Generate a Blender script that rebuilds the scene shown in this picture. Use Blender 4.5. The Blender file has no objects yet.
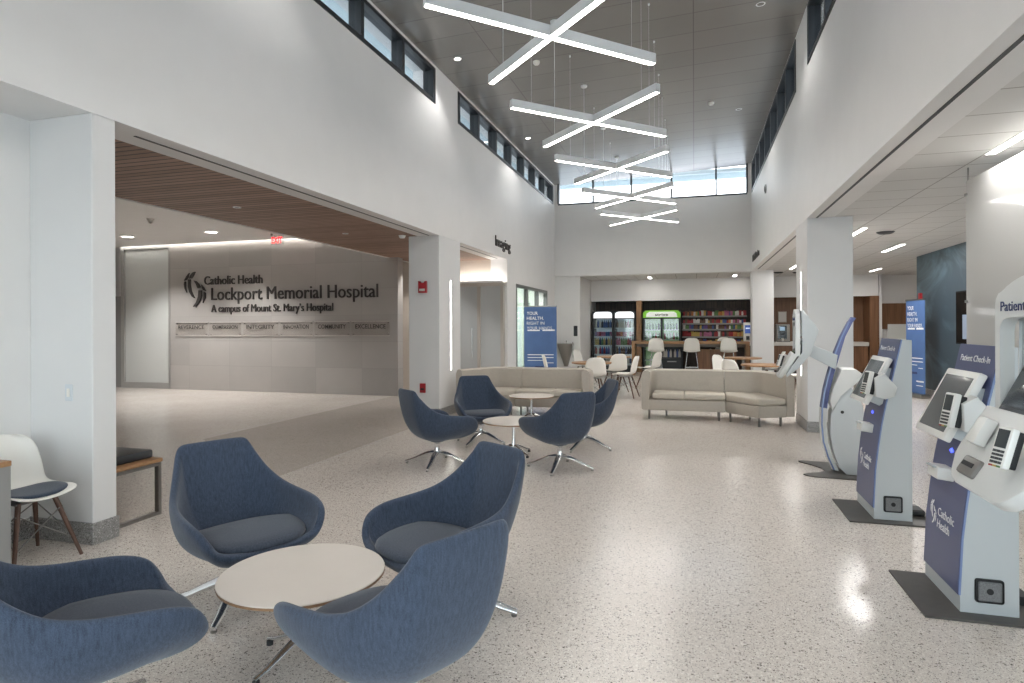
import bpy, bmesh, math, random
from mathutils import Vector, Matrix
random.seed(7)
S = bpy.context.scene
COL = S.collection
PI = math.pi

# ------------------------------------------------------------------ materials
def lin(h):
    h = h.lstrip('#')
    out = []
    for i in (0, 2, 4):
        v = int(h[i:i+2], 16) / 255
        out.append(v/12.92 if v <= .04045 else ((v+.055)/1.055)**2.4)
    return (*out, 1)

MATS = {}
def mat(name, color='#808080', rough=.5, metal=0.0, noise=0.0, scale=20.0, bump=0.0, emit=None, es=0.0, coat=0.0, spec=.5, stretch=None):
    if name in MATS: return MATS[name]
    m = bpy.data.materials.new(name); m.use_nodes = True
    nt = m.node_tree; b = nt.nodes['Principled BSDF']
    c = lin(color) if isinstance(color, str) else color
    b.inputs['Base Color'].default_value = c
    b.inputs['Roughness'].default_value = rough
    b.inputs['Metallic'].default_value = metal
    b.inputs['Coat Weight'].default_value = coat
    b.inputs['Specular IOR Level'].default_value = spec
    if noise or bump:
        tc = nt.nodes.new('ShaderNodeTexCoord'); n = nt.nodes.new('ShaderNodeTexNoise')
        n.inputs['Scale'].default_value = scale; n.inputs['Detail'].default_value = 4
        if stretch:
            mp = nt.nodes.new('ShaderNodeMapping'); mp.inputs['Scale'].default_value = stretch
            nt.links.new(tc.outputs['Object'], mp.inputs[0]); nt.links.new(mp.outputs[0], n.inputs['Vector'])
        else:
            nt.links.new(tc.outputs['Object'], n.inputs['Vector'])
        if noise:
            r = nt.nodes.new('ShaderNodeValToRGB')
            lo = tuple(max(0, x*(1-noise)) for x in c[:3]) + (1,)
            hi = tuple(min(1, x*(1+noise)) for x in c[:3]) + (1,)
            r.color_ramp.elements[0].color = lo; r.color_ramp.elements[1].color = hi
            r.color_ramp.elements[0].position = .3; r.color_ramp.elements[1].position = .7
            nt.links.new(n.outputs[0], r.inputs[0]); nt.links.new(r.outputs[0], b.inputs['Base Color'])
        if bump:
            bp = nt.nodes.new('ShaderNodeBump'); bp.inputs['Strength'].default_value = bump
            bp.inputs['Distance'].default_value = .01
            nt.links.new(n.outputs[0], bp.inputs['Height']); nt.links.new(bp.outputs[0], b.inputs['Normal'])
    if emit:
        b.inputs['Emission Color'].default_value = lin(emit); b.inputs['Emission Strength'].default_value = es
    MATS[name] = m
    return m

def N(nt, t, **kw):
    n = nt.nodes.new('ShaderNode' + t)
    for k, v in kw.items(): setattr(n, k, v)
    return n

def terrazzo(name, base, dark, light, rough, dens=.16):
    m = mat(name, base, rough); nt = m.node_tree; b = nt.nodes['Principled BSDF']
    tc = N(nt, 'TexCoord'); prev = None
    col = None
    for i, (sc, d) in enumerate(((74, dens), (170, dens*1.2))):
        v = N(nt, 'TexVoronoi'); v.inputs['Scale'].default_value = sc
        nt.links.new(tc.outputs['Object'], v.inputs['Vector'])
        sp = N(nt, 'SeparateColor'); nt.links.new(v.outputs['Color'], sp.inputs[0])
        r = N(nt, 'ValToRGB'); r.color_ramp.interpolation = 'CONSTANT'
        els = r.color_ramp.elements
        els[0].position = 0; els[0].color = lin(dark)
        els[1].position = d*.45; els[1].color = tuple(lin(dark)[k]*.5+lin(base)[k]*.5 for k in range(3))+(1,)
        e = els.new(d); e.color = lin(base)
        e = els.new(.62); e.color = tuple(lin(base)[k]*.9 for k in range(3))+(1,)
        e = els.new(.74); e.color = lin(light)
        nt.links.new(sp.outputs[0], r.inputs[0])
        mk = N(nt, 'Math', operation='LESS_THAN'); mk.inputs[1].default_value = .46
        nt.links.new(v.outputs['Distance'], mk.inputs[0])
        mx = N(nt, 'Mix', data_type='RGBA')
        nt.links.new(mk.outputs[0], mx.inputs[0])
        if col is None: mx.inputs[6].default_value = lin(base)
        else: nt.links.new(col, mx.inputs[6])
        nt.links.new(r.outputs[0], mx.inputs[7])
        col = mx.outputs[2]
    big = N(nt, 'TexNoise'); big.inputs['Scale'].default_value = 1.3
    nt.links.new(tc.outputs['Object'], big.inputs['Vector'])
    rr = N(nt, 'MapRange'); rr.inputs[3].default_value = rough*.75; rr.inputs[4].default_value = rough*1.3
    nt.links.new(big.outputs[0], rr.inputs[0]); nt.links.new(rr.outputs[0], b.inputs['Roughness'])
    nt.links.new(col, b.inputs['Base Color'])
    return m

def planks(name, base, dark, axis, width, gap=.06, rough=.5, vary=.25, grain=(1, 1, 1), gapcol='#15100c'):
    """wood boards: width along one axis, grain noise, dark joints"""
    m = mat(name, base, rough); nt = m.node_tree; b = nt.nodes['Principled BSDF']
    tc = N(nt, 'TexCoord'); sx = N(nt, 'SeparateXYZ'); nt.links.new(tc.outputs['Object'], sx.inputs[0])
    dv = N(nt, 'Math', operation='DIVIDE'); dv.inputs[1].default_value = width
    nt.links.new(sx.outputs[axis], dv.inputs[0])
    fr = N(nt, 'Math', operation='FRACT'); nt.links.new(dv.outputs[0], fr.inputs[0])
    flr = N(nt, 'Math', operation='FLOOR'); nt.links.new(dv.outputs[0], flr.inputs[0])
    wn = N(nt, 'TexWhiteNoise', noise_dimensions='1D'); nt.links.new(flr.outputs[0], wn.inputs['W'])
    mp = N(nt, 'Mapping'); mp.inputs['Scale'].default_value = grain
    nt.links.new(tc.outputs['Object'], mp.inputs[0])
    ns = N(nt, 'TexNoise'); ns.inputs['Scale'].default_value = 3; ns.inputs['Detail'].default_value = 6
    nt.links.new(mp.outputs[0], ns.inputs['Vector'])
    ad = N(nt, 'Math', operation='MULTIPLY_ADD'); ad.inputs[1].default_value = vary; 
    nt.links.new(wn.outputs['Value'], ad.inputs[0]); nt.links.new(ns.outputs[0], ad.inputs[2])
    r = N(nt, 'ValToRGB'); r.color_ramp.elements[0].color = lin(dark); r.color_ramp.elements[1].color = lin(base)
    r.color_ramp.elements[0].position = .35; r.color_ramp.elements[1].position = .8
    nt.links.new(ad.outputs[0], r.inputs[0])
    lt = N(nt, 'Math', operation='LESS_THAN'); lt.inputs[1].default_value = gap
    nt.links.new(fr.outputs[0], lt.inputs[0])
    mx = N(nt, 'Mix', data_type='RGBA'); nt.links.new(lt.outputs[0], mx.inputs[0])
    nt.links.new(r.outputs[0], mx.inputs[6]); mx.inputs[7].default_value = lin(gapcol)
    nt.links.new(mx.outputs[2], b.inputs['Base Color'])
    return m

def panels(name, base, line, ax, ay, wx, wy, lw=.012, rough=.4, metal=0.0, ox=0.0, oy=0.0, vary=.04, wob=None):
    """flat panels with joint lines on a 2-axis grid (world metres)"""
    m = mat(name, base, rough, metal); nt = m.node_tree; b = nt.nodes['Principled BSDF']
    tc = N(nt, 'TexCoord'); sx = N(nt, 'SeparateXYZ'); nt.links.new(tc.outputs['Object'], sx.inputs[0])
    masks = []; cells = []
    for a, w, o in ((ax, wx, ox), (ay, wy, oy)):
        if not w: continue
        sb = N(nt, 'Math', operation='SUBTRACT'); sb.inputs[1].default_value = o
        nt.links.new(sx.outputs[a], sb.inputs[0])
        dv = N(nt, 'Math', operation='DIVIDE'); dv.inputs[1].default_value = w
        nt.links.new(sb.outputs[0], dv.inputs[0])
        fr = N(nt, 'Math', operation='FRACT'); nt.links.new(dv.outputs[0], fr.inputs[0])
        fl = N(nt, 'Math', operation='FLOOR'); nt.links.new(dv.outputs[0], fl.inputs[0]); cells.append(fl)
        lt = N(nt, 'Math', operation='LESS_THAN'); lt.inputs[1].default_value = lw / w
        nt.links.new(fr.outputs[0], lt.inputs[0]); masks.append(lt)
    msk = masks[0].outputs[0]
    if len(masks) > 1:
        mm = N(nt, 'Math', operation='MAXIMUM'); nt.links.new(masks[0].outputs[0], mm.inputs[0]); nt.links.new(masks[1].outputs[0], mm.inputs[1]); msk = mm.outputs[0]
    cb = N(nt, 'CombineXYZ')
    for i, f in enumerate(cells): nt.links.new(f.outputs[0], cb.inputs[i])
    wn = N(nt, 'TexWhiteNoise', noise_dimensions='3D'); nt.links.new(cb.outputs[0], wn.inputs['Vector'])
    ns = N(nt, 'TexNoise'); ns.inputs['Scale'].default_value = 2.2; ns.inputs['Detail'].default_value = 7
    nt.links.new(tc.outputs['Object'], ns.inputs['Vector'])
    ad = N(nt, 'Math', operation='ADD'); nt.links.new(wn.outputs['Value'], ad.inputs[0]); nt.links.new(ns.outputs[0], ad.inputs[1])
    mr = N(nt, 'MapRange'); mr.inputs[1].default_value = 0; mr.inputs[2].default_value = 2
    mr.inputs[3].default_value = 1-vary; mr.inputs[4].default_value = 1+vary
    nt.links.new(ad.outputs[0], mr.inputs[0])
    hs = N(nt, 'HueSaturation'); hs.inputs['Color'].default_value = lin(base); nt.links.new(mr.outputs[0], hs.inputs['Value'])
    mx = N(nt, 'Mix', data_type='RGBA'); nt.links.new(msk, mx.inputs[0]); nt.links.new(hs.outputs[0], mx.inputs[6]); mx.inputs[7].default_value = lin(line)
    nt.links.new(mx.outputs[2], b.inputs['Base Color'])
    return m

def glass(name, tint='#e8f2f2', gloss=.12, rough=.02):
    if name in MATS: return MATS[name]
    m = bpy.data.materials.new(name); m.use_nodes = True; nt = m.node_tree; nt.nodes.clear()
    o = N(nt, 'OutputMaterial'); t = N(nt, 'BsdfTransparent'); t.inputs[0].default_value = lin(tint)
    g = N(nt, 'BsdfGlossy'); g.inputs['Roughness'].default_value = rough
    lw = N(nt, 'LayerWeight'); lw.inputs[0].default_value = .5
    pw = N(nt, 'Math', operation='POWER'); pw.inputs[1].default_value = 4.0; nt.links.new(lw.outputs['Facing'], pw.inputs[0])
    f = N(nt, 'MapRange'); f.inputs[3].default_value = gloss*.5; f.inputs[4].default_value = .9; nt.links.new(pw.outputs[0], f.inputs[0])
    mx = N(nt, 'MixShader'); nt.links.new(f.outputs[0], mx.inputs[0])
    nt.links.new(t.outputs[0], mx.inputs[1]); nt.links.new(g.outputs[0], mx.inputs[2]); nt.links.new(mx.outputs[0], o.inputs[0])
    MATS[name] = m
    return m

def fabric(name, base, dark):
    m = mat(name, base, .92, spec=.2); nt = m.node_tree; b = nt.nodes['Principled BSDF']
    tc = N(nt, 'TexCoord')
    n1 = N(nt, 'TexNoise'); n1.inputs['Scale'].default_value = 420; n1.inputs['Detail'].default_value = 2
    n2 = N(nt, 'TexNoise'); n2.inputs['Scale'].default_value = 1.0; n2.inputs['Detail'].default_value = 5
    mp = N(nt, 'Mapping'); mp.inputs['Scale'].default_value = (110, 110, 16)
    nt.links.new(tc.outputs['Object'], n1.inputs['Vector']); nt.links.new(tc.outputs['Object'], mp.inputs[0]); nt.links.new(mp.outputs[0], n2.inputs['Vector'])
    ad = N(nt, 'Math', operation='MULTIPLY_ADD'); ad.inputs[1].default_value = .6
    nt.links.new(n1.outputs[0], ad.inputs[0]); 
    m2 = N(nt, 'Math', operation='MULTIPLY'); m2.inputs[1].default_value = .4; nt.links.new(n2.outputs[0], m2.inputs[0]); nt.links.new(m2.outputs[0], ad.inputs[2])
    r = N(nt, 'ValToRGB'); r.color_ramp.elements[0].color = lin(dark); r.color_ramp.elements[1].color = lin(base)
    r.color_ramp.elements[0].position = .36; r.color_ramp.elements[1].position = .62
    nt.links.new(ad.outputs[0], r.inputs[0]); nt.links.new(r.outputs[0], b.inputs['Base Color'])
    bp = N(nt, 'Bump'); bp.inputs['Strength'].default_value = .15; bp.inputs['Distance'].default_value = .004
    nt.links.new(ad.outputs[0], bp.inputs['Height']); nt.links.new(bp.outputs[0], b.inputs['Normal'])
    b.inputs['Sheen Weight'].default_value = .25; b.inputs['Sheen Roughness'].default_value = .5
    return m

PAINT = mat('white_wall_paint', '#e7e5e3', .55, noise=.012, scale=3)
PILLARP = mat('pillar_paint', '#dfdedd', .5, noise=.01, scale=3)
FLOOR = terrazzo('terrazzo_floor', '#d4cbc3', '#645d57', '#e6e0d8', .2, .17)
BANDM = terrazzo('grey_terrazzo', '#b8afa7', '#7c756f', '#c8c0b8', .22)
GRANITE = terrazzo('granite_base', '#918f8d', '#504e4c', '#b6b4b2', .4, .3)
CEILM = panels('metal_ceiling', '#918e8a', '#73706d', 1, 0, .62, 3.1, lw=.014, rough=.26, metal=.2, ox=-1.25, vary=.05)
TILE = panels('ceiling_tile', '#dad8d5', '#a29c97', 0, 1, .61, .545, lw=.014, rough=.8, ox=1.29, oy=5.31, vary=.02)
SOFFITW = planks('wood_slat_soffit', '#a58472', '#765a4b', 1, .105, .22, .55, .4, (1.2, 25, 5), '#49352b')
CONC = panels('concrete_tile', '#aca8a4', '#a09c98', 0, 2, 1.2, .6, lw=.008, rough=.5, vary=.13)
WOODD = planks('dark_wood_boards', '#4a3a31', '#2c221d', 0, .19, .05, .5, .3, (6, 6, .6))
WOODM = planks('walnut_veneer', '#8a6244', '#6a4830', 0, .6, .012, .45, .2, (9, 9, .5), '#4a3222')
WOODO = mat('light_oak', '#a07a56', .45, noise=.14, scale=6, stretch=(1, 8, 8))
WOODL = mat('walnut_leg', '#5b4236', .5, noise=.25, scale=8, stretch=(8, 8, .8))
OAKEDGE = mat('plywood_edge', '#8d6d50', .5, noise=.2, scale=40)
BLACKM = mat('black_frame', '#22262a', .45)
DKGREY = mat('dark_grey', '#3c3e40', .5)
CHROME = mat('polished_aluminium', '#dfe0e1', .24, 1.0)
STEEL = mat('brushed_steel', '#8f8d8a', .32, 1.0, noise=.05, scale=60)
DENIM = fabric('blue_woven_fabric', '#475265', '#2c3543')
DENIMS = fabric('grey_blue_seat_fabric', '#4a515e', '#323945')
NAVYPAD = fabric('navy_pad', '#434d5e', '#333c4b')
VINYL = mat('taupe_vinyl', '#b2aa9f', .42, noise=.03, scale=30, bump=.03)
VINYLS = mat('pale_taupe_vinyl', '#bbb3a6', .42, noise=.03, scale=30, bump=.03)
WHITEP = mat('white_plastic', '#ece9e2', .35)
LAMIN = mat('white_laminate', '#ddd5cd', .35, noise=.01, scale=10)
KGREY = mat('kiosk_grey', '#bfc4c6', .38)
KLIGHT = mat('kiosk_light', '#d6d7d5', .35)
KWHITE = mat('kiosk_white', '#e3e2de', .35)
KBLUE = mat('kiosk_navy', '#4b5379', .3)
KEDGE = mat('kiosk_edge_blue', '#7d90bb', .25)
SCREEN = mat('grey_screen', '#4a4f51', .12, coat=.3)
SCREENB = mat('black_screen', '#1c1f21', .08, coat=.5)
RUBBER = mat('black_rubber', '#212224', .6)
PLATE = mat('dark_steel_plate', '#55524f', .45, .3, noise=.08, scale=20)
WHITEINK = mat('white_ink', '#f0f0f2', .6)
NAVYINK = mat('navy_ink', '#2f3b66', .6)
LETTER = mat('dark_bronze_letter', '#3a3634', .5)
REDP = mat('red_plastic', '#a5242c', .4)
BLUEL = mat('blue_led', '#5566ff', .4, emit='#4050ff', es=.9)
LED = mat('led_diffuser', '#ffffff', .5, emit='#fffaf3', es=9.0)
LEDSTRIP = mat('led_strip', '#ffffff', .5, emit='#fffaf2', es=4.0)
LEDCOVE = mat('cove_led', '#ffffff', .5, emit='#fffaf2', es=3.0)
DOWN = mat('downlight_lens', '#ffffff', .5, emit='#fff6ea', es=5.0)
ALUW = mat('white_aluminium', '#ebecec', .4)
WIN = glass('window_glass', '#edf1f2')
CLEAR = glass('clear_glass', '#eef4f4')
FROST = mat('frosted_door_glass', '#b9bcbc', .3)
WHITEGLASS = mat('back_painted_glass', '#c9c8c5', .06, coat=0)
BANNERB = mat('banner_blue', '#4c6a9c', .5, noise=.16, scale=1.6)
LIT = mat('lit_header', '#ffffff', .4, emit='#f6faff', es=.3)
FRIDGEIN = mat('fridge_liner', '#b9c1c6', .5, emit='#dfeaf4', es=.07)
GREEN = mat('lime_green', '#7fc436', .4, emit='#7fc436', es=.08)

# ------------------------------------------------------------------ geometry helpers
def bm_new(): return bmesh.new()

def box(bm, x0, x1, y0, y1, z0, z1, bev=0.0, seg=2, M=None):
    vs = [bm.verts.new((x, y, z)) for x in (x0, x1) for y in (y0, y1) for z in (z0, z1)]
    fs = [(0, 1, 3, 2), (4, 6, 7, 5), (0, 4, 5, 1), (2, 3, 7, 6), (0, 2, 6, 4), (1, 5, 7, 3)]
    faces = [bm.faces.new([vs[i] for i in f]) for f in fs]
    if bev:
        es = list({e for f in faces for e in f.edges})
        r = bmesh.ops.bevel(bm, geom=es, offset=bev, segments=seg, profile=.5, affect='EDGES')
        vs = list({v for f in r['faces'] for v in f.verts} | {v for v in vs if v.is_valid})
    if M is not None: bmesh.ops.transform(bm, matrix=M, verts=[v for v in vs if v.is_valid])
    return vs

def obox(bm, c, u, v, w, hu, hv, hw, bev=0.0):
    """box with centre c and half sizes along the axes u, v, w"""
    u, v, w = Vector(u).normalized(), Vector(v).normalized(), Vector(w).normalized()
    M = Matrix(((u.x, v.x, w.x, c[0]), (u.y, v.y, w.y, c[1]), (u.z, v.z, w.z, c[2]), (0, 0, 0, 1)))
    box(bm, -hu, hu, -hv, hv, -hw, hw, bev, 2, M)

def frame_at(p, d):
    d = Vector(d).normalized(); a = Vector((0, 0, 1)) if abs(d.z) < .9 else Vector((1, 0, 0))
    u = d.cross(a).normalized(); return u, d.cross(u).normalized()

def tube(bm, pts, r, seg=10, cap=True, flat=1.0):
    pts = [Vector(p) for p in pts]
    rs = r if isinstance(r, (list, tuple)) else [r]*len(pts)
    rings = []
    for i, p in enumerate(pts):
        d = (pts[min(i+1, len(pts)-1)] - pts[max(i-1, 0)])
        u, v = frame_at(p, d)
        rings.append([bm.verts.new(p + u*math.cos(2*PI*k/seg)*rs[i] + v*math.sin(2*PI*k/seg)*rs[i]*flat) for k in range(seg)])
    for a, b in zip(rings, rings[1:]):
        for k in range(seg): bm.faces.new((a[k], a[(k+1) % seg], b[(k+1) % seg], b[k]))
    if cap:
        bm.faces.new(rings[0][::-1]); bm.faces.new(rings[-1])

def lathe(bm, prof, seg=24, c=(0, 0, 0)):
    rings = []
    for r, z in prof:
        if r < 1e-5: rings.append([bm.verts.new((c[0], c[1], c[2]+z))])
        else: rings.append([bm.verts.new((c[0]+r*math.cos(2*PI*k/seg), c[1]+r*math.sin(2*PI*k/seg), c[2]+z)) for k in range(seg)])
    for a, b in zip(rings, rings[1:]):
        for k in range(seg):
            k2 = (k+1) % seg
            if len(a) == 1 and len(b) == 1: continue
            if len(a) == 1: bm.faces.new((a[0], b[k2], b[k]))
            elif len(b) == 1: bm.faces.new((a[k], a[k2], b[0]))
            else: bm.faces.new((a[k], a[k2], b[k2], b[k]))

def prism(bm, poly, axis, a, b, bev=0.0):
    """poly: 2D points; axis 0: (y,z) extruded in x; 1: (x,z) extruded in y; 2: (x,y) extruded in z"""
    def P(p, t): return (t, p[0], p[1]) if axis == 0 else (p[0], t, p[1]) if axis == 1 else (p[0], p[1], t)
    A = [bm.verts.new(P(p, a)) for p in poly]; B = [bm.verts.new(P(p, b)) for p in poly]
    n = len(poly)
    fs = [bm.faces.new(A[::-1]), bm.faces.new(B)]
    for i in range(n): fs.append(bm.faces.new((A[i], A[(i+1) % n], B[(i+1) % n], B[i])))
    if bev:
        es = list({e for f in fs[:2] for e in f.edges})
        bmesh.ops.bevel(bm, geom=es, offset=bev, segments=2, profile=.5, affect='EDGES')

def ring_prism(bm, outer, inner, axis, a, b):
    def P(p, t): return (t, p[0], p[1]) if axis == 0 else (p[0], t, p[1]) if axis == 1 else (p[0], p[1], t)
    n = len(outer)
    oa = [bm.verts.new(P(p, a)) for p in outer]; ob = [bm.verts.new(P(p, b)) for p in outer]
    ia = [bm.verts.new(P(p, a)) for p in inner]; ib = [bm.verts.new(P(p, b)) for p in inner]
    for i in range(n):
        j = (i+1) % n
        bm.faces.new((oa[i], oa[j], ia[j], ia[i])); bm.faces.new((ob[i], ib[i], ib[j], ob[j]))
        bm.faces.new((oa[i], ob[i], ob[j], oa[j])); bm.faces.new((ia[i], ia[j], ib[j], ib[i]))

def grid(bm, rows, close=False):
    V = [[bm.verts.new(p) for p in r] for r in rows]
    for a, b in zip(V, V[1:]):
        m = len(a)
        for k in range(m if close else m-1):
            bm.faces.new((a[k], a[(k+1) % m], b[(k+1) % m], b[k]))
    return V

def obj(name, bm, m, parent=None, smooth=False, angle=40):
    bmesh.ops.recalc_face_normals(bm, faces=bm.faces[:])
    me = bpy.data.meshes.new(name); bm.to_mesh(me); bm.free()
    for mm in (m if isinstance(m, (list, tuple)) else [m]): me.materials.append(mm)
    if smooth:
        me.shade_smooth()
        me.set_sharp_from_angle(angle=math.radians(angle))
    o = bpy.data.objects.new(name, me); COL.objects.link(o)
    if parent: o.parent = parent
    return o

def tag(o, label, cat, group=None):
    o['label'] = label; o['category'] = cat
    if group: o['group'] = group
    return o

def thing(name, label, cat, loc=(0, 0, 0), rz=0, group=None):
    o = bpy.data.objects.new(name, None); COL.objects.link(o)
    o.location = loc; o.rotation_euler = (0, 0, rz); o.empty_display_size = .1
    return tag(o, label, cat, group)

def struct(name, bm, m, smooth=False, parent=None):
    o = obj(name, bm, m, parent, smooth)
    if not parent: o['kind'] = 'structure'
    return o

def dup(src, loc, rz, label, group=None):
    def cp(o, par):
        c = o.copy(); COL.objects.link(c)
        if par: c.parent = par
        for ch in o.children: cp(ch, c)
        return c
    r = cp(src, None); r.location = loc; r.rotation_euler = (0, 0, rz); r['label'] = label
    if group: r['group'] = group
    return r

def basis(o, right, up, org):
    r, u = Vector(right).normalized(), Vector(up).normalized(); n = r.cross(u)
    return Matrix(((r.x, u.x, n.x, org[0]), (r.y, u.y, n.y, org[1]), (r.z, u.z, n.z, org[2]), (0, 0, 0, 1)))

def text(name, s, m, parent, org, right, up, height=None, width=None, ext=.002, align='LEFT', bold=0.0, label=None):
    cu = bpy.data.curves.new(name, 'FONT'); cu.body = s; cu.size = 1.0; cu.align_x = 'LEFT'; cu.offset = bold
    cu.resolution_u = 3
    t = bpy.data.objects.new('tmp', cu); COL.objects.link(t)
    bpy.context.view_layer.update()
    me = bpy.data.meshes.new_from_object(t.evaluated_get(bpy.context.evaluated_depsgraph_get()))
    bpy.data.objects.remove(t); bpy.data.curves.remove(cu)
    bm = bm_new(); bm.from_mesh(me); bpy.data.meshes.remove(me)
    xs = [v.co.x for v in bm.verts]; x0, x1 = min(xs), max(xs)
    sy = height/.73 if height else None           # cap height of the built-in face
    sx = width/(x1-x0) if width else sy
    if sy is None: sy = sx
    if ext:
        r = bmesh.ops.extrude_face_region(bm, geom=bm.faces[:])
        bmesh.ops.translate(bm, vec=(0, 0, 1), verts=[g for g in r['geom'] if isinstance(g, bmesh.types.BMVert)])
    off = -x0 if align == 'LEFT' else -(x0+x1)/2
    for v in bm.verts: v.co = Vector(((v.co.x+off)*sx, v.co.y*sy, v.co.z*ext))
    o = obj(name, bm, m, parent)
    o.matrix_basis = basis(o, right, up, org)
    return o

EMB = [  # leaf shapes of the emblem, unit square, y up
    [(.50, .99), (.40, .97), (.30, .88), (.25, .80), (.36, .80), (.44, .87), (.52, .98)],
    [(.26, .96), (.16, .89), (.06, .78), (.04, .74), (.12, .76), (.20, .82)],
    [(.20, .78), (.32, .78), (.31, .62), (.35, .45), (.45, .30), (.50, .24), (.38, .28), (.26, .42), (.20, .58)],
    [(.05, .72), (.11, .72), (.11, .56), (.15, .40), (.06, .52), (.03, .64)],
    [(.46, .74), (.56, .72), (.68, .64), (.75, .54), (.62, .52), (.55, .64)],
    [(.78, .62), (.88, .54), (.97, .44), (.86, .46), (.80, .54)],
    [(.66, .46), (.80, .46), (.80, .30), (.70, .12), (.54, 0.0), (.42, 0.0), (.55, .12), (.64, .28)],
    [(.88, .42), (.96, .38), (.95, .24), (.84, .10), (.87, .26)],
]
def emblem(name, m, parent, org, right, up, h, w, ext=.002):
    bm = bm_new()
    for pl in EMB: prism(bm, [(x*w, y*h) for x, y in pl], 2, 0, ext)
    o = obj(name, bm, m, parent); o.matrix_basis = basis(o, right, up, org); return o

# ------------------------------------------------------------------ camera
F, CX, CY, H, TH, RO = 619.0, 512.0, 325.7, 1.55, .2861, -.004
cT, sT = math.cos(TH), math.sin(TH)
def atY(u, v, Y):
    x = (u-CX)/F; z = -(v-CY)/F; t = Y/(cT+x*sT)
    return ((-sT+x*cT)*t, Y, H+z*t)
cam = bpy.data.cameras.new('camera'); cam_o = bpy.data.objects.new('camera', cam); COL.objects.link(cam_o)
cam.sensor_width = 36; cam.lens = F/1024*36; cam.shift_y = -(341.5-CY)/1024
right = Vector((cT, sT, 0)); up = Vector((0, 0, 1))
Rv = (right + up*RO).normalized(); Uv = (up - right*RO).normalized(); Bv = Rv.cross(Uv)
cam_o.matrix_world = Matrix(((Rv.x, Uv.x, Bv.x, 0), (Rv.y, Uv.y, Bv.y, 0), (Rv.z, Uv.z, Bv.z, H), (0, 0, 0, 1)))
cam.clip_start = .05; cam.clip_end = 200
S.camera = cam_o
S.view_settings.view_transform = 'Standard'; S.view_settings.look = 'None'
S.view_settings.gamma = 1; S.view_settings.exposure = 1.82; S.view_settings.use_curve_mapping = False

XL, XR, ZH, ZS, ZT, YB, YR = -4.11, 1.563, 3.08, 5.235, 5.82, 18.65, -3.6
ZCL, ZCR = 5.87, 6.12   # ceiling height at the two long walls
def zceil(x): return ZCL + (x-XL)/(XR-XL)*(ZCR-ZCL)

# ------------------------------------------------------------------ world
w = bpy.data.worlds.new('overcast_sky'); S.world = w; w.use_nodes = True
nt = w.node_tree; bg = nt.nodes['Background']
tcw = N(nt, 'TexCoord'); sxw = N(nt, 'SeparateXYZ'); nt.links.new(tcw.outputs['Generated'], sxw.inputs[0])
rw = N(nt, 'ValToRGB'); rw.color_ramp.elements[0].position = .0; rw.color_ramp.elements[0].color = (.98, .975, 1, 1)
rw.color_ramp.elements[1].position = .7; rw.color_ramp.elements[1].color = (.78, .86, 1, 1)
nt.links.new(sxw.outputs[2], rw.inputs[0]); nt.links.new(rw.outputs[0], bg.inputs[0]); bg.inputs[1].default_value = 2.1

# ------------------------------------------------------------------ setting
bm = bm_new(); box(bm, -16, 5.1, YR, 4.6, -.2, 0); box(bm, -16, 7.6, 4.6, 23, -.2, 0); struct('floor', bm, FLOOR)
bm = bm_new(); prism(bm, [(-4.13, 4.8), (-4.13, 13.55), (-6.28, 13.55), (-6.28, 12.44), (-6.4, 12.44), (-6.5, 7.0)], 2, -.05, .0015); struct('floor_band', bm, BANDM)
bm = bm_new(); box(bm, -40, 40, -40, YR, -.3, -.08); box(bm, -40, 40, 23, 60, -.3, -.08); box(bm, 5.1, 40, YR, 4.6, -.3, -.08); box(bm, 7.7, 40, 4.6, 23, -.3, -.08); struct('ground_outside', bm, mat('asphalt', '#9a9c9c', .9, noise=.1))

bm = bm_new()
def wq(a, b, c, d): box(bm, a, b, c, d, 0, 1)
# left wall: header, clerestory posts, top strip, lower pieces
box(bm, XL-.40, XL, YR, YB, ZH, ZS)
box(bm, XL-.40, XL, YR, YB, ZT, 6.3)
for y0, y1 in ((YR, 3.6), (9.50, 10.53), (18.45, YB)): box(bm, XL-.40, XL, y0, y1, ZS, ZT)
box(bm, XL-.40, XL, 13.6, 14.32, 0, ZH); box(bm, XL-.40, XL, 14.32, 17.62, 2.56, ZH); box(bm, XL-.40, XL, 17.62, YB, 0, ZH)
struct('wall_left', bm, PAINT)
bm = bm_new()
box(bm, XR, XR+.36, YR, YB, ZH, ZS); box(bm, XR, XR+.36, YR, YB, ZT+.25, 6.4)
for y0, y1 in ((YR, 3.6), (9.6, 10.68), (18.45, YB)): box(bm, XR, XR+.36, y0, y1, ZS, ZT+.25)
struct('wall_right', bm, PAINT)
bm = bm_new()
box(bm, XL-.40, XR+.36, YB, YB+.35, ZH-.02, ZS)
box(bm, XL-.40, XL+.12, YB, YB+.35, ZS, 6.4); box(bm, 1.45, XR+.36, YB, YB+.35, ZS, 6.4)
struct('wall_back', bm, PAINT)
# hall ceiling (sloping slightly up to the right)
bm = bm_new()
vs = [bm.verts.new(p) for p in ((XL-.2, YR, zceil(XL)), (XR+.2, YR, zceil(XR)), (XR+.2, YB+.2, zceil(XR)), (XL-.2, YB+.2, zceil(XL)))]
vt = [bm.verts.new(v.co+Vector((0, 0, .3))) for v in vs]
bm.faces.new(vs); bm.faces.new(vt[::-1])
for i in range(4): bm.faces.new((vs[i], vt[i], vt[(i+1) % 4], vs[(i+1) % 4]))
struct('ceiling', bm, CEILM)

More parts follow.
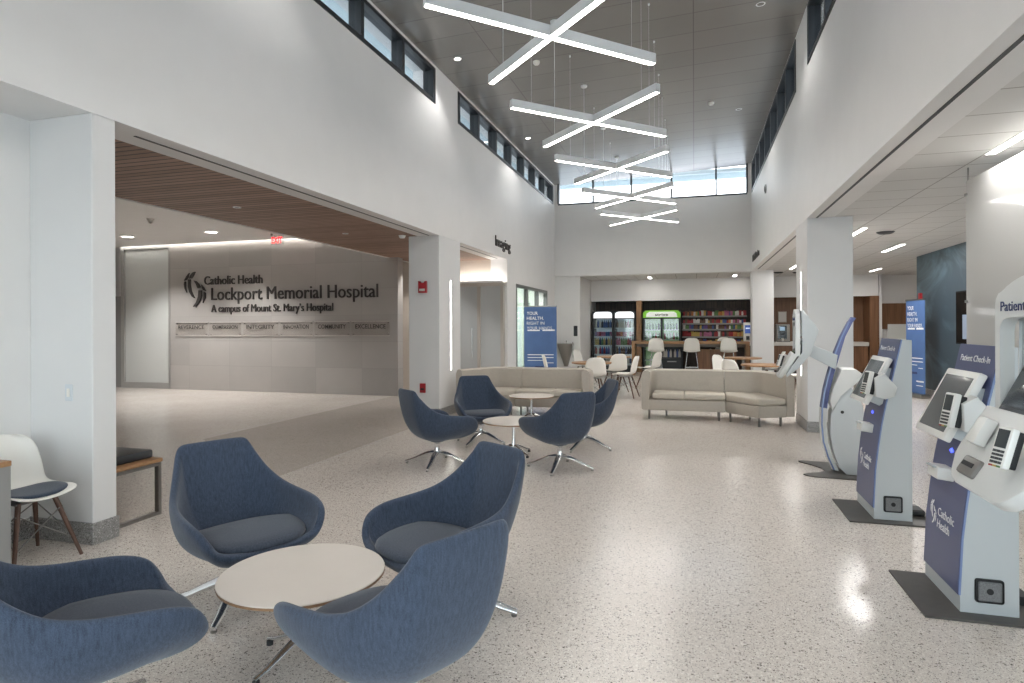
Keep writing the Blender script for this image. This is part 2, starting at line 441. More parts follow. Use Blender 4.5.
# clerestory windows: black frames, panes, eaves outside
def clerestory(name, x, xo, ys, z0, z1):
    bm = bm_new(); fw = .05
    a, b = min(x, xo), max(x, xo)
    box(bm, a, b, ys[0], ys[-1], z0, z0+.06); box(bm, a, b, ys[0], ys[-1], z1-.06, z1)
    for i, y in enumerate(ys):
        h = .04 if 0 < i < len(ys)-1 else .05
        yy = y+.05 if i == 0 else y-.05 if i == len(ys)-1 else y
        box(bm, a, b, yy-h, yy+h, z0+.06, z1-.06)
    fr = struct(name, bm, BLACKM)
    bm = bm_new(); mx = (a+b)/2
    box(bm, mx-.006, mx+.006, ys[0]+.1, ys[-1]-.1, z0+.05, z1-.05)
    obj('pane', bm, WIN, fr)
    return fr
clerestory('window_1', XL-.17, XL+.012, [3.6+i*1.18 for i in range(6)], ZS, ZT)
clerestory('window_2', XL-.17, XL+.012, [10.53+i*1.1314 for i in range(8)], ZS, ZT)
clerestory('window_3', XR-.012, XR+.16, [3.6+i*1.2 for i in range(6)], ZS, ZT+.25)
clerestory('window_4', XR-.012, XR+.16, [10.68+i*1.11 for i in range(8)], ZS, ZT+.25)
bm = bm_new()
xs = [XL+.12, -2.92, -1.78, -.62, .62, 1.45]
box(bm, xs[0], xs[-1], YB-.012, YB+.14, ZS, ZS+.045)
for i, x in enumerate(xs): box(bm, x-.022, x+.022, YB-.012, YB+.14, ZS+.045, zceil(x)+.02)
fr = struct('window_5', bm, BLACKM)
bm = bm_new(); box(bm, xs[0], xs[-1], YB+.06, YB+.07, ZS+.03, 5.9); obj('pane', bm, WIN, fr)
bm = bm_new()
box(bm, XL-1.5, XL-.40, YR, YB+.35, 6.0, 6.1); box(bm, XR+.36, XR+1.3, YR, YB+.35, 6.2, 6.4); box(bm, XL-1.5, XR+1.3, YB+.35, YB+1.3, 6.0, 6.1)
struct('roof_eaves', bm, mat('eave_panel', '#c3d2d6', .6, noise=.03, scale=2))

# lower roofs over the side areas
bm = bm_new(); box(bm, -16, XL-.40, YR, 23, 3.95, 4.2); box(bm, XR+.36, 5.1, YR, 4.6, 3.3, 4.0); box(bm, XR+.36, 7.6, 4.6, 23, 3.3, 4.0); box(bm, XL-.40, XR+.36, YB+.35, 23, 3.3, 4.0)
struct('roof_low', bm, mat('roof_membrane', '#8e9293', .8))

# right side lay-in ceiling and the header underside strip
bm = bm_new(); box(bm, XR+.36, 5.1, YR, 4.6, ZH, ZH+.2); box(bm, XR+.36, 7.6, 4.6, 21.9, ZH, ZH+.2); box(bm, XL-.40, XR+.36, YB+.35, 21.4, ZH-.02, ZH+.2); struct('ceiling_tiles', bm, TILE)
bm = bm_new(); box(bm, XR+.115, XR+.145, YR, 18.2, ZH-.004, ZH+.02); struct('trim_slot_right', bm, BLACKM)
bm = bm_new(); box(bm, XL-.19, XL-.165, 3.9, 9.62, ZH-.004, ZH+.02); box(bm, XL-.19, XL-.165, 10.64, 13.4, ZH-.004, ZH+.02); struct('trim_slot_left', bm, DKGREY)
# left: recess ceiling, wood soffit, corridor ceiling
bm = bm_new(); box(bm, -5.3, XL-.40, YR, 3.6, ZH, ZH+.2); struct('ceiling_recess', bm, PAINT)
bm = bm_new(); box(bm, -6.5, XL-.40, 3.6, 13.6, ZH, ZH+.2); struct('ceiling_soffit', bm, SOFFITW)
bm = bm_new(); box(bm, -6.54, -6.5, 3.6, 13.6, ZH-.015, 3.62); struct('trim_soffit_edge', bm, PAINT)
bm = bm_new(); box(bm, -16, -6.54, 3.6, 12.35, 3.6, 3.75); struct('ceiling_corridor', bm, PAINT)
bm = bm_new(); box(bm, -16, -6.54, 12.35, 14.5, 3.85, 3.95); struct('ceiling_cove', bm, PAINT)

# pillars with granite bases
def pillar(name, x0, x1, y0, y1, z1=ZH):
    bm = bm_new(); box(bm, x0, x1, y0, y1, .15, z1, .006, 1)
    p = struct(name, bm, PILLARP)
    bm = bm_new(); box(bm, x0-.012, x1+.012, y0-.012, y1+.012, 0, .155, .004, 1); obj('pillar_base', bm, GRANITE, p)
    return p
pillar('pillar', -4.71, XL, 3.385, 3.575)
pillar('pillar', -4.67, XL, 9.64, 10.62)
pillar('pillar', XR, 2.16, 9.75, 10.74)
pillar('pillar', XR+.01, 2.14, 18.66, 19.25)

# recess on the left, walls closing the corridor
bm = bm_new(); box(bm, -4.95, -4.71, YR, 3.575, 0, ZH); struct('wall_recess', bm, PAINT)
bm = bm_new(); box(bm, -4.722, -4.70, YR, 3.38, 0, .15); struct('baseboard_recess', bm, GRANITE)
bm = bm_new(); box(bm, -16, -4.75, 3.4, 3.6, 0, 3.95); struct('wall_corridor_near', bm, PAINT)
bm = bm_new(); box(bm, -16.2, -16, YR, 14.5, 0, 3.95); struct('wall_corridor_end', bm, PAINT)
bm = bm_new(); box(bm, -12.58, -6.3, 12.45, 12.7, 0, 3.72); struct('wall_sign', bm, CONC)
bm = bm_new(); box(bm, -9, XL-.40, 13.62, 13.8, 0, 3.95); struct('wall_hall', bm, mat('beige_paint', '#cbbfb2', .6, noise=.02, scale=3))
bm = bm_new(); box(bm, -16, -12.58, 13.9, 14.1, 0, 3.95); struct('wall_corridor_back', bm, PAINT)
# frosted corridor door panel left of the sign
bm = bm_new()
box(bm, -14.16, -14.06, 12.45, 12.58, 0, 3.62); box(bm, -12.64, -12.585, 12.45, 12.58, 0, 3.62); box(bm, -14.06, -12.64, 12.45, 12.58, 3.54, 3.62); box(bm, -14.06, -12.64, 12.45, 12.58, 0, .15)
d1 = struct('door_1', bm, mat('pale_aluminium', '#a9a8a6', .4, .3))
bm = bm_new(); box(bm, -14.06, -12.64, 12.5, 12.53, .15, 3.54); obj('door_glass', bm, mat('frosted_white_glass', '#cfd2d0', .25), d1)
bm = bm_new(); box(bm, -15.2, -14.16, 12.5, 12.6, 0, 2.35); struct('door_2', bm, mat('grey_door', '#8b8b8b', .5))
# frosted doors in the imaging bay
bm = bm_new()
for x in (-5.42, -4.76, -4.2): box(bm, x-.035, x+.035, 13.46, 13.56, 0, 2.52)
box(bm, -5.46, -4.12, 13.44, 13.58, 2.46, 2.54)
d3 = struct('door_3', bm, mat('pale_door_frame', '#b9b2aa', .4))
bm = bm_new(); box(bm, -5.385, -4.795, 13.5, 13.53, 0.02, 2.46); box(bm, -4.725, -4.235, 13.5, 13.53, .02, 2.46); obj('door_glass', bm, FROST, d3)
bm = bm_new(); tube(bm, [(-4.92, 13.45, .8), (-4.92, 13.45, 1.5)], .012); obj('door_handle', bm, CHROME, d3)
# glazing in the left wall
bm = bm_new()
for y in (14.32, 15.42, 16.52, 17.62):
    yy = min(max(y, 14.36), 17.58); box(bm, XL-.1, XL+.01, yy-.035, yy+.035, 0, 2.56)
box(bm, XL-.1, XL+.01, 14.32, 17.62, 2.49, 2.56); box(bm, XL-.1, XL+.01, 14.32, 17.62, 0, .1)
w6 = struct('window_6', bm, mat('grey_window_frame', '#6f7170', .4, .4))
bm = bm_new(); box(bm, XL-.05, XL-.04, 14.36, 17.58, .1, 2.5); obj('pane', bm, CLEAR, w6)
bm = bm_new(); box(bm, -6.4, -6.2, 13.8, 18.8, 0, 3.4); box(bm, -6.4, XL-.40, 18.7, 18.9, 0, 3.4); struct('wall_imaging_room', bm, mat('pale_green_paint', '#c3ccc3', .6))
bm = bm_new(); box(bm, -6.4, XL-.40, 13.8, 18.8, 3.0, 3.1); struct('ceiling_imaging_room', bm, PAINT)

# cafe end: side block, upper wall, niche
bm = bm_new(); box(bm, XL-.40, -3.36, 18.85, 22.1, 0, ZH-.02); struct('wall_cafe_left', bm, PAINT)
bm = bm_new(); box(bm, -3.36, 1.8, 20.95, 21.15, 2.36, ZH); struct('wall_cafe_header', bm, PAINT)
bm = bm_new(); box(bm, -3.36, 1.8, 22.0, 22.15, 0, 2.5); struct('wall_cafe_niche', bm, WOODD)
bm = bm_new(); box(bm, -3.36, 1.8, 21.15, 22.0, 2.36, 2.42); struct('ceiling_niche', bm, DKGREY)
bm = bm_new(); box(bm, 1.8, 2.3, 20.95, 22.1, 0, ZH); struct('wall_cafe_right', bm, PAINT)
bm = bm_new(); box(bm, -1.84, -1.67, 20.86, 21.2, 0, 2.36, .004, 1); struct('trim_wood_post', bm, WOODO)
# coffee counter niche right of the pillar
bm = bm_new(); box(bm, 2.3, 5.4, 21.3, 21.5, 2.42, ZH); struct('wall_coffee_header', bm, PAINT)
bm = bm_new(); box(bm, 2.3, 5.42, 22.0, 22.1, 0, ZH); struct('wall_coffee_niche', bm, WOODM)
bm = bm_new(); box(bm, 5.16, 5.42, 21.28, 22.0, 0, 2.42); struct('trim_coffee_jamb', bm, WOODO if False else WOODM)
bm = bm_new(); box(bm, 5.42, 7.6, 21.9, 22.1, 0, ZH); struct('wall_reception', bm, PAINT)
bm = bm_new(); box(bm, 5.42, 7.6, 21.84, 21.9, 1.4, 2.2); struct('trim_reception_panel', bm, WOODM)
bm = bm_new(); box(bm, 5.42, 5.5, 21.3, 21.9, 0, ZH); struct('wall_reception_side', bm, PAINT)
# mural wall on the far right
def mural():
    m = mat('mural_print', '#7f949c', .45); nt = m.node_tree; b = nt.nodes['Principled BSDF']
    tc = N(nt, 'TexCoord'); mp = N(nt, 'Mapping'); mp.inputs['Scale'].default_value = (1, .55, 1.0); mp.inputs['Rotation'].default_value = (.6, 0, 0)
    n = N(nt, 'TexNoise'); n.inputs['Scale'].default_value = 1.1; n.inputs['Detail'].default_value = 4; n.inputs['Distortion'].default_value = .6
    r = N(nt, 'ValToRGB'); e = r.color_ramp.elements; 
    ge = N(nt, 'SeparateXYZ'); nt.links.new(tc.outputs['Object'], ge.inputs[0])
    e[0].position = .33; e[0].color = lin('#33424c'); e[1].position = .68; e[1].color = lin('#a7bcc4')
    x = e.new(.5); x.color = lin('#5f7681')
    n.inputs['Roughness'].default_value = .6
    nt.links.new(tc.outputs['Object'], mp.inputs[0]); nt.links.new(mp.outputs[0], n.inputs['Vector'])
    m1 = N(nt, 'Math', operation='MULTIPLY_ADD'); m1.inputs[1].default_value = .06; m1.inputs[2].default_value = -.20; nt.links.new(ge.outputs[2], m1.inputs[0])
    m2 = N(nt, 'Math', operation='ADD'); nt.links.new(m1.outputs[0], m2.inputs[0]); nt.links.new(n.outputs[0], m2.inputs[1])
    nt.links.new(m2.outputs[0], r.inputs[0]); nt.links.new(r.outputs[0], b.inputs['Base Color'])
    return m
bm = bm_new(); box(bm, 4.86, 5.1, 4.6, 16.1, 0, ZH); struct('wall_mural', bm, mural())
bm = bm_new(); box(bm, 4.835, 4.87, 4.6, 16.1, 0, .15); struct('baseboard_mural', bm, GRANITE)
bm = bm_new(); box(bm, 7.5, 7.7, 16, 22, 0, ZH); box(bm, 5.1, 7.5, 15.9, 16.1, 0, ZH); struct('wall_far_right', bm, PAINT)
bm = bm_new()
for y in (YR+.04, -2.0, -.4, 1.2, 2.8, 4.56): box(bm, 4.9, 5.0, y-.04, y+.04, 0, ZH)
box(bm, 4.9, 5.0, YR, 4.6, 0, .1); box(bm, 4.9, 5.0, YR, 4.6, ZH-.08, ZH)
w8 = struct('window_8', bm, BLACKM)
bm = bm_new(); box(bm, 4.945, 4.955, YR, 4.6, .1, ZH-.05); obj('pane', bm, CLEAR, w8)
# entrance side behind the camera: glazed front with mullions
bm = bm_new()
for x in (-4.8, -3.5, -2.1, -.7, .7, 2.1, 3.5, 4.8): box(bm, x-.04, x+.04, YR-.12, YR, 0, ZH)
box(bm, -4.95, 4.9, YR-.12, YR, ZH-.1, ZH+.15); box(bm, -4.95, 4.9, YR-.12, YR, 0, .12)
w7 = struct('window_7', bm, BLACKM)
bm = bm_new(); box(bm, -4.9, 4.86, YR-.065, YR-.055, .1, ZH); obj('pane', bm, CLEAR, w7)
bm = bm_new(); box(bm, XL-.4, XR+.36, YR-.3, YR-.12, ZH+.1, 6.4); struct('wall_front', bm, PAINT)  # unseen upper wall, made solid to cut daylight from behind the camera

# ------------------------------------------------------------------ lights
def area(name, loc, rot, sx, sy, power, col=(1, .985, .965)):
    l = bpy.data.lights.new(name, 'AREA'); l.shape = 'RECTANGLE'; l.size = sx; l.size_y = sy; l.energy = power; l.color = col
    o = bpy.data.objects.new(name, l); COL.objects.link(o); o.location = loc; o.rotation_euler = rot
    return o
def spot(name, loc, power, size=2.0, col=(1, .985, .965), blend=.6):
    l = bpy.data.lights.new(name, 'SPOT'); l.energy = power; l.color = col; l.spot_size = size; l.spot_blend = blend; l.shadow_soft_size = .05
    o = bpy.data.objects.new(name, l); COL.objects.link(o); o.location = loc
    return o

# pendants: crossed pair of linear lights
def make_pendant():
    t = thing('cross_pendant', 'x', 'ceiling light', (0, 0, 0), 0, 'crossed LED pendants along the hall ceiling')
    L = 1.24
    for k, sg in enumerate((1, -1)):
        a = sg*PI/4; M = Matrix.Rotation(a, 4, 'Z')
        bm = bm_new(); box(bm, -L, L, -.034, .034, .012-.001*k, .115-.002*k, .004, 1, M)
        br = obj('light_bar', bm, ALUW, t)
        bm = bm_new(); box(bm, -L+.012, L-.012, -.027, .027, .0085+.0008*k, .0145, 0, 1, M)
        obj('diffuser', bm, LED, br)
        for e in (-.95, .95):
            c = (M @ Vector((e, 0, 0))); zc = zceil(-1.26+c.x)-4.2
            bm = bm_new(); tube(bm, [(c.x, c.y, .11), (c.x, c.y, zc)], .0032 if (k == 1 and e < 0) else .0013, 6); cb = obj('suspension_cable', bm, ALUW, br)
            q = 1 if (k == 1 and e < 0) else .22
            bm = bm_new(); lathe(bm, [(0, -.03), (.05*q, -.03), (.06*q, -.02), (.062*q, .012), (0, .012)], 16, (c.x, c.y, zc)); obj('canopy', bm, ALUW, cb)
    return t
pend = make_pendant()
names = ['nearest and largest crossed LED pendant under the ceiling, cut by the photo top', 'second crossed LED pendant from the front of the hall', 'third and middle crossed LED pendant of the five',
         'fourth crossed LED pendant, in front of the end window', 'farthest and smallest crossed LED pendant below the end window']
names += ['crossed LED pendant above the nearest blue chairs, just out of the frame', 'crossed LED pendant by the entrance, out of the frame']  # two unseen pendants continue the row, added to light the near seating
for i in range(7):
    loc = (-1.26, 5.6+2.53*(i if i < 5 else 4-i), 4.2)
    if i == 0: pend.location = loc; pend['label'] = names[0]
    else: dup(pend, loc, 0, names[i])

# recessed downlights in the hall ceiling
def downlight(name, loc, r, label, grp, power=0, tilt=0, m=None):
    t = thing(name, label, 'ceiling light', loc, 0, grp); t.rotation_euler = (0, tilt, 0)
    bm = bm_new(); lathe(bm, [(r*.72, -.004), (r*.8, -.01), (r, -.008), (r, .01), (r*.72, .01)], 20); obj('trim_ring', bm, ALUW, t, True)
    bm = bm_new(); lathe(bm, [(0, -.003), (r*.74, -.003), (r*.74, .006), (0, .006)], 20); obj('lens', bm, m or DOWN, t)
    if power: spot(name+'_lamp', (loc[0], loc[1], loc[2]-.03), power)
tl = -math.atan2(ZCR-ZCL, XR-XL)
k = 0
for j, y in enumerate((4.9, 9.4, 13.85)):
    for sx, x in (('left', -3.67), ('right', .92)):
        downlight('recessed_downlight', (x, y, zceil(x)), .065, '%s round downlight at the %s edge of the hall ceiling' % (('nearest', 'middle', 'farthest')[j], sx), 'small downlights in the hall ceiling', 14, tl)
for x, y, lb in ((-2.5, 10.0, 'small white smoke detector on the ceiling beside the second pendant'), (.35, 13.2, 'small white smoke detector on the ceiling right of the far pendants')):
    bm = bm_new(); lathe(bm, [(0, -.05), (.04, -.05), (.055, -.03), (.06, .003), (0, .003)], 18, (x, y, zceil(x))); tag(obj('smoke_detector', bm, WHITEP, None, True), lb, 'smoke detector')

# linear lights in the tile ceiling
def linear(loc, L, label, wdt=.07, pw=26):
    t = thing('linear_ceiling_light', label, 'ceiling light', loc, 0, 'linear lights in the tile ceiling')
    bm = bm_new(); box(bm, -wdt/2-.012, wdt/2+.012, -L/2-.012, L/2+.012, -.006, .01); obj('light_frame', bm, ALUW, t)
    bm = bm_new(); box(bm, -wdt/2, wdt/2, -L/2, L/2, -.009, .004); obj('diffuser', bm, LEDSTRIP, t)
    area('linear_lamp', (loc[0], loc[1], loc[2]-.02), (0, 0, 0), .5, L, pw)
linear((2.56, 5.9, ZH), 1.3, 'white linear light in the tile ceiling above the white glass panel', pw=12)
linear((2.6, 11.6, ZH), 1.2, 'white linear light in the tile ceiling just right of the near right pillar')
linear((3.84, 14.1, ZH), 1.3, 'white linear light in the tile ceiling in front of the mural corner', pw=14)
linear((2.55, 17.9, ZH), 1.2, 'small white linear light seen left of the near right pillar', pw=4)
linear((4.9, 19.6, ZH), 1.0, 'small far linear light above the reception banner', pw=6)
linear((-1.34, 20.1, ZH-.02), .7, 'small linear light above the green topped cooler', .09, 1.5)
linear((1.2, 20.1, ZH-.02), .7, 'small linear light beside the far right pillar', .09, 1.5)
for x, y, lb in ((3.05, 11.6, 'dark round vent in the tile ceiling in front of the mural'), (2.36, 19.5, 'small dark ceiling vent right of the far pillar'), (2.9, 19.7, 'dark ceiling vent left of the near right pillar')):
    bm = bm_new(); lathe(bm, [(0, -.012), (.07, -.012), (.1, -.03), (.13, -.012), (.14, .004), (0, .004)], 20, (x, y, ZH)); tag(obj('ceiling_vent', bm, DKGREY, None, True), lb, 'vent')
# corridor lights
for x, y, lb in ((-10.0, 11.0, 'round downlight in the corridor ceiling above the hospital lettering'), (-12.3, 11.0, 'round downlight in the corridor ceiling above the frosted panel')):
    downlight('corridor_downlight', (x, y, 3.6), .16, lb, None, 90)
bm = bm_new(); lathe(bm, [(0, -.09), (.03, -.09), (.035, -.05), (.06, -.02), (.07, .003), (0, .003)], 18, (-9.85, 9.3, 3.6)); tag(obj('sprinkler_head', bm, WHITEP, None, True), 'small white sprinkler head in the corridor ceiling', 'sprinkler')
for x, y, lb in ((-5.6, 6.6, 'small dark downlight in the middle of the wood slat soffit'), (-5.5, 9.0, 'small dark downlight in the wood soffit nearer the lit pillar')):
    downlight('soffit_downlight', (x, y, ZH), .05, lb, None, 0, 0, DKGREY)
bm = bm_new(); lathe(bm, [(0, -.05), (.04, -.045), (.055, -.02), (.06, .003), (0, .003)], 18, (-4.72, 9.5, ZH)); tag(obj('dome_camera', bm, ALUW, None, True), 'small dome on the soffit beside the pillar with the fire alarm', 'camera')
t = thing('cove_light', 'bright cove light strip along the top of the concrete sign wall', 'cove light', (-10.3, 12.4, 3.66))
bm = bm_new(); box(bm, -3.9, 3.75, -.02, .02, -.02, .02); obj('diffuser', bm, LEDCOVE, t)
bm = bm_new(); box(bm, -3.9, 3.75, -.035, .035, .02, .03); obj('mounting_rail', bm, ALUW, t)
area('cove_lamp', (-10.3, 12.3, 3.62), (.5, 0, 0), 7.4, .06, 105)
t = thing('door_cove_light', 'warm light strip on top of the frosted door frame', 'cove light', (-4.8, 13.5, 2.555))
bm = bm_new(); box(bm, -.6, .6, -.02, .03, .0, .03); obj('diffuser', bm, LEDSTRIP, t)
bm = bm_new(); box(bm, -.62, .62, -.03, -.02, -.015, .035); obj('light_lip', bm, ALUW, t)
area('door_cove_lamp', (-4.85, 13.42, 2.62), (PI*.75, 0, 0), 1.1, .05, .8)
spot('hall_lamp', (-6.0, 13.0, 3.0), 22)  # added fill without a fixture, brightens the beige hall wall
spot('bay_lamp', (-4.9, 11.9, 3.05), 18)  # added fill under the soffit, no fixture, lifts the dark door bay
area('imaging_room_lamp', (-5.3, 16.3, 2.95), (0, 0, 0), .8, 3.0, 70)  # unseen fill added to brighten the room behind the glazing
# daylight-white light strips in the pillars
def strip(x, y, sg, label):
    t = thing('pillar_light_strip', label, 'light', (x, y, 0))
    bm = bm_new(); box(bm, -.012, .006*sg if sg > 0 else .012, -.03, .03, .78, 2.34) if False else box(bm, min(0, sg*.006), max(0, sg*.006), -.022, .022, .78, 2.34); obj('diffuser', bm, LEDSTRIP, t)
    bm = bm_new()
    for y0, y1 in ((-.03, -.022), (.022, .03)): box(bm, min(0, sg*.008), max(0, sg*.008), y0, y1, .77, 2.35)
    obj('light_channel', bm, ALUW, t)
strip(XL, 10.14, 1, 'vertical light strip in the pillar with the red fire alarm')
strip(XR, 10.24, -1, 'vertical light strip in the right pillar behind the kiosk head')

# ------------------------------------------------------------------ lounge chairs
def catmull(P, n, closed=True):
    out = []; m = len(P)
    for i in range(m):
        p0, p1, p2, p3 = (Vector(P[(i+j-1) % m]) for j in range(4))
        for k in range(n):
            t = k/n
            out.append(.5*((2*p1) + (p2-p0)*t + (2*p0-5*p1+4*p2-p3)*t*t + (3*p1-p0-3*p2+p3)*t**3))
    return out
def make_lounge():
    t = thing('lounge_chair', 'x', 'chair', (0, 0, 0), 0, 'blue lounge chairs')
    half = [(0, -.40, .866), (.11, -.398, .866), (.185, -.39, .862), (.222, -.37, .835), (.248, -.325, .775), (.285, -.25, .69), (.325, -.155, .625), (.352, -.04, .592), (.368, .09, .575), (.37, .21, .558), (.354, .30, .525), (.324, .345, .475), (.275, .368, .42), (.165, .388, .394)]
    ring = half + [(0, .392, .388)] + [(-x, y, z) for x, y, z in half[:0:-1]]
    ring = catmull(ring, 3)
    zb = .27; rows = []
    n = 11
    B = Vector((0, .0, zb))
    for j in range(1, n+1):
        s = j/n
        row = []
        for R in ring:
            d = Vector((R.x, R.y, 0)) - Vector((0, 0, 0))
            back = max(0, min(1, (-R.y-.15)/.25))
            fr = max(0, min(1, (R.y+.05)/.35)); k1, k2 = .55-.1*fr, (1.02-.14*back)-.03*fr
            P0 = B; P1 = Vector((d.x*k1, d.y*k1, zb-.005)); P2 = Vector((d.x*k2, d.y*k2, zb+(R.z-zb)*(.14+.2*fr))); P3 = R
            row.append(P0*(1-s)**3 + 3*P1*s*(1-s)**2 + 3*P2*s*s*(1-s) + P3*s**3)
        rows.append(row)
    bm = bm_new(); V = grid(bm, rows, True)
    c = bm.verts.new(B)
    m = len(V[0])
    for k in range(m): bm.faces.new((V[0][k], V[0][(k+1) % m], c))
    sh = obj('shell', bm, DENIM, t, True, 180)
    md = sh.modifiers.new('thickness', 'SOLIDIFY'); md.thickness = .042; md.offset = -1
    md = sh.modifiers.new('smooth', 'SUBSURF'); md.levels = 1; md.render_levels = 2
    # seat cushion
    bm = bm_new(); rows = []
    def plan(a):
        x = .318*math.copysign(abs(math.cos(a))**.7, math.cos(a)); y = math.sin(a)
        y = .374*abs(y)**.75 if y > 0 else -.20*abs(y)**.75
        return x*(1-.2*max(0, -y/.2))*(1-.1*max(0, y/.36)), y+.008
    A = [2*PI*k/40 for k in range(40)]
    for sc, z in ((.8, .372), (.95, .374), (1, .388), (.985, .406), (.94, .417), (.75, .426), (.5, .43), (.25, .431)):
        rows.append([Vector((plan(a)[0]*sc, plan(a)[1]*sc+.02*(1-sc), z - .03*max(0, -plan(a)[1]*sc)/.2+.012)) for a in A])
    V = grid(bm, rows, True); bm.faces.new(V[-1]); bm.faces.new(V[0][::-1])
    obj('seat_cushion', bm, DENIMS, t, True, 180)
    # base
    b = bm_new(); lathe(b, [(0, .095), (.04, .1), (.046, .125), (.036, .155), (.028, .2), (.036, .235), (.085, .262), (.08, .275), (0, .275)], 24); obj('swivel_column', b, CHROME, t, True)
    for q in range(4):
        a = PI/4 + q*PI/2; dx, dy = math.cos(a), math.sin(a)
        b = bm_new()
        pr = [(.0, .13), (.05, .132), (.12, .118), (.2, .085), (.28, .05), (.345, .03), (.37, .022)]
        tube(b, [(dx*r, dy*r, z) for r, z in pr], [.03, .031, .03, .027, .023, .02, .018], 10, True, .8)
        lg = obj('leg', b, CHROME, t, True)
        b = bm_new(); lathe(b, [(0, 0), (.016, 0), (.017, .012), (.014, .016), (0, .016)], 12, (dx*.355, dy*.355, 0)); obj('foot_glide', b, STEEL, lg, True)
    return t
lounge = make_lounge()
LC = [((-2.19, 1.75), 60, 'blue lounge chair cut off at the left edge, its back to the viewer'),
      ((-2.46, 2.92), -26, 'blue lounge chair facing the viewer behind the nearest round table'),
      ((-1.275, 3.10), -123, 'blue lounge chair right of the nearest table, its high back partly behind another chair'),
      ((-1.07, 2.12), 153, 'nearest blue lounge chair, its whole back turned to the viewer'),
      ((-2.77, 6.42), 51, 'blue lounge chair in side view at left of the middle round table'),
      ((-2.72, 7.76), -57, 'blue lounge chair facing forward in front of the far curved sofa'),
      ((-1.40, 6.58), 133, 'blue lounge chair seen from behind beside the middle round table'),
      ((-1.33, 7.78), -155, 'blue lounge chair half hidden at the right of the middle table group')]
for i, ((x, y), ang, lb) in enumerate(LC):
    rz = math.radians(ang) - PI/2
    if i == 0: lounge.location = (x, y, 0); lounge.rotation_euler = (0, 0, rz); lounge['label'] = lb
    else: dup(lounge, (x, y, 0), rz, lb)

# round coffee tables
def make_table(R, h, label, grp, legs=True, rz=0):
    t = thing('coffee_table', label, 'table', (0, 0, 0), rz, grp)
    bm = bm_new(); lathe(bm, [(0, h-.02), (R-.008, h-.02), (R, h-.016), (R, h-.004)], 64); e = obj('tabletop_edge', bm, OAKEDGE, t, True)
    bm = bm_new(); lathe(bm, [(R, h-.004), (R-.002, h), (0, h)], 64); obj('tabletop', bm, LAMIN, t, True)
    bm = bm_new(); lathe(bm, [(0, .07), (.03, .075), (.034, .1), (.024, .13), (.02, .2), (.02, h-.05), (.06, h-.022), (0, h-.022)], 20); obj('column', bm, CHROME, t, True)
    for q in range(4):
        a = PI/4+q*PI/2; dx, dy = math.cos(a), math.sin(a)
        b = bm_new(); pr = [(0, .11), (.06, .105), (.13, .075), (.2, .045), (.26, .028)]
        tube(b, [(dx*r, dy*r, z) for r, z in pr], [.022, .02, .017, .014, .012], 10, True, .75); lg = obj('leg', b, CHROME, t, True)
        b = bm_new(); lathe(b, [(0, 0), (.016, 0), (.016, .02), (0, .02)], 12, (dx*.25, dy*.25, 0)); obj('foot_glide', b, RUBBER, lg, True)
    return t
ct = make_table(.372, .41, 'nearest round white coffee table amid four blue lounge chairs', 'round coffee tables', rz=.5)
ct.location = (-1.75, 2.49, 0)
dup(ct, (-2.09, 7.15, 0), .2, 'round white coffee table in the middle, between the four far lounge chairs')
dup(ct, (-2.55, 9.78, 0), 0, 'farthest round white coffee table in front of the curved sofa')

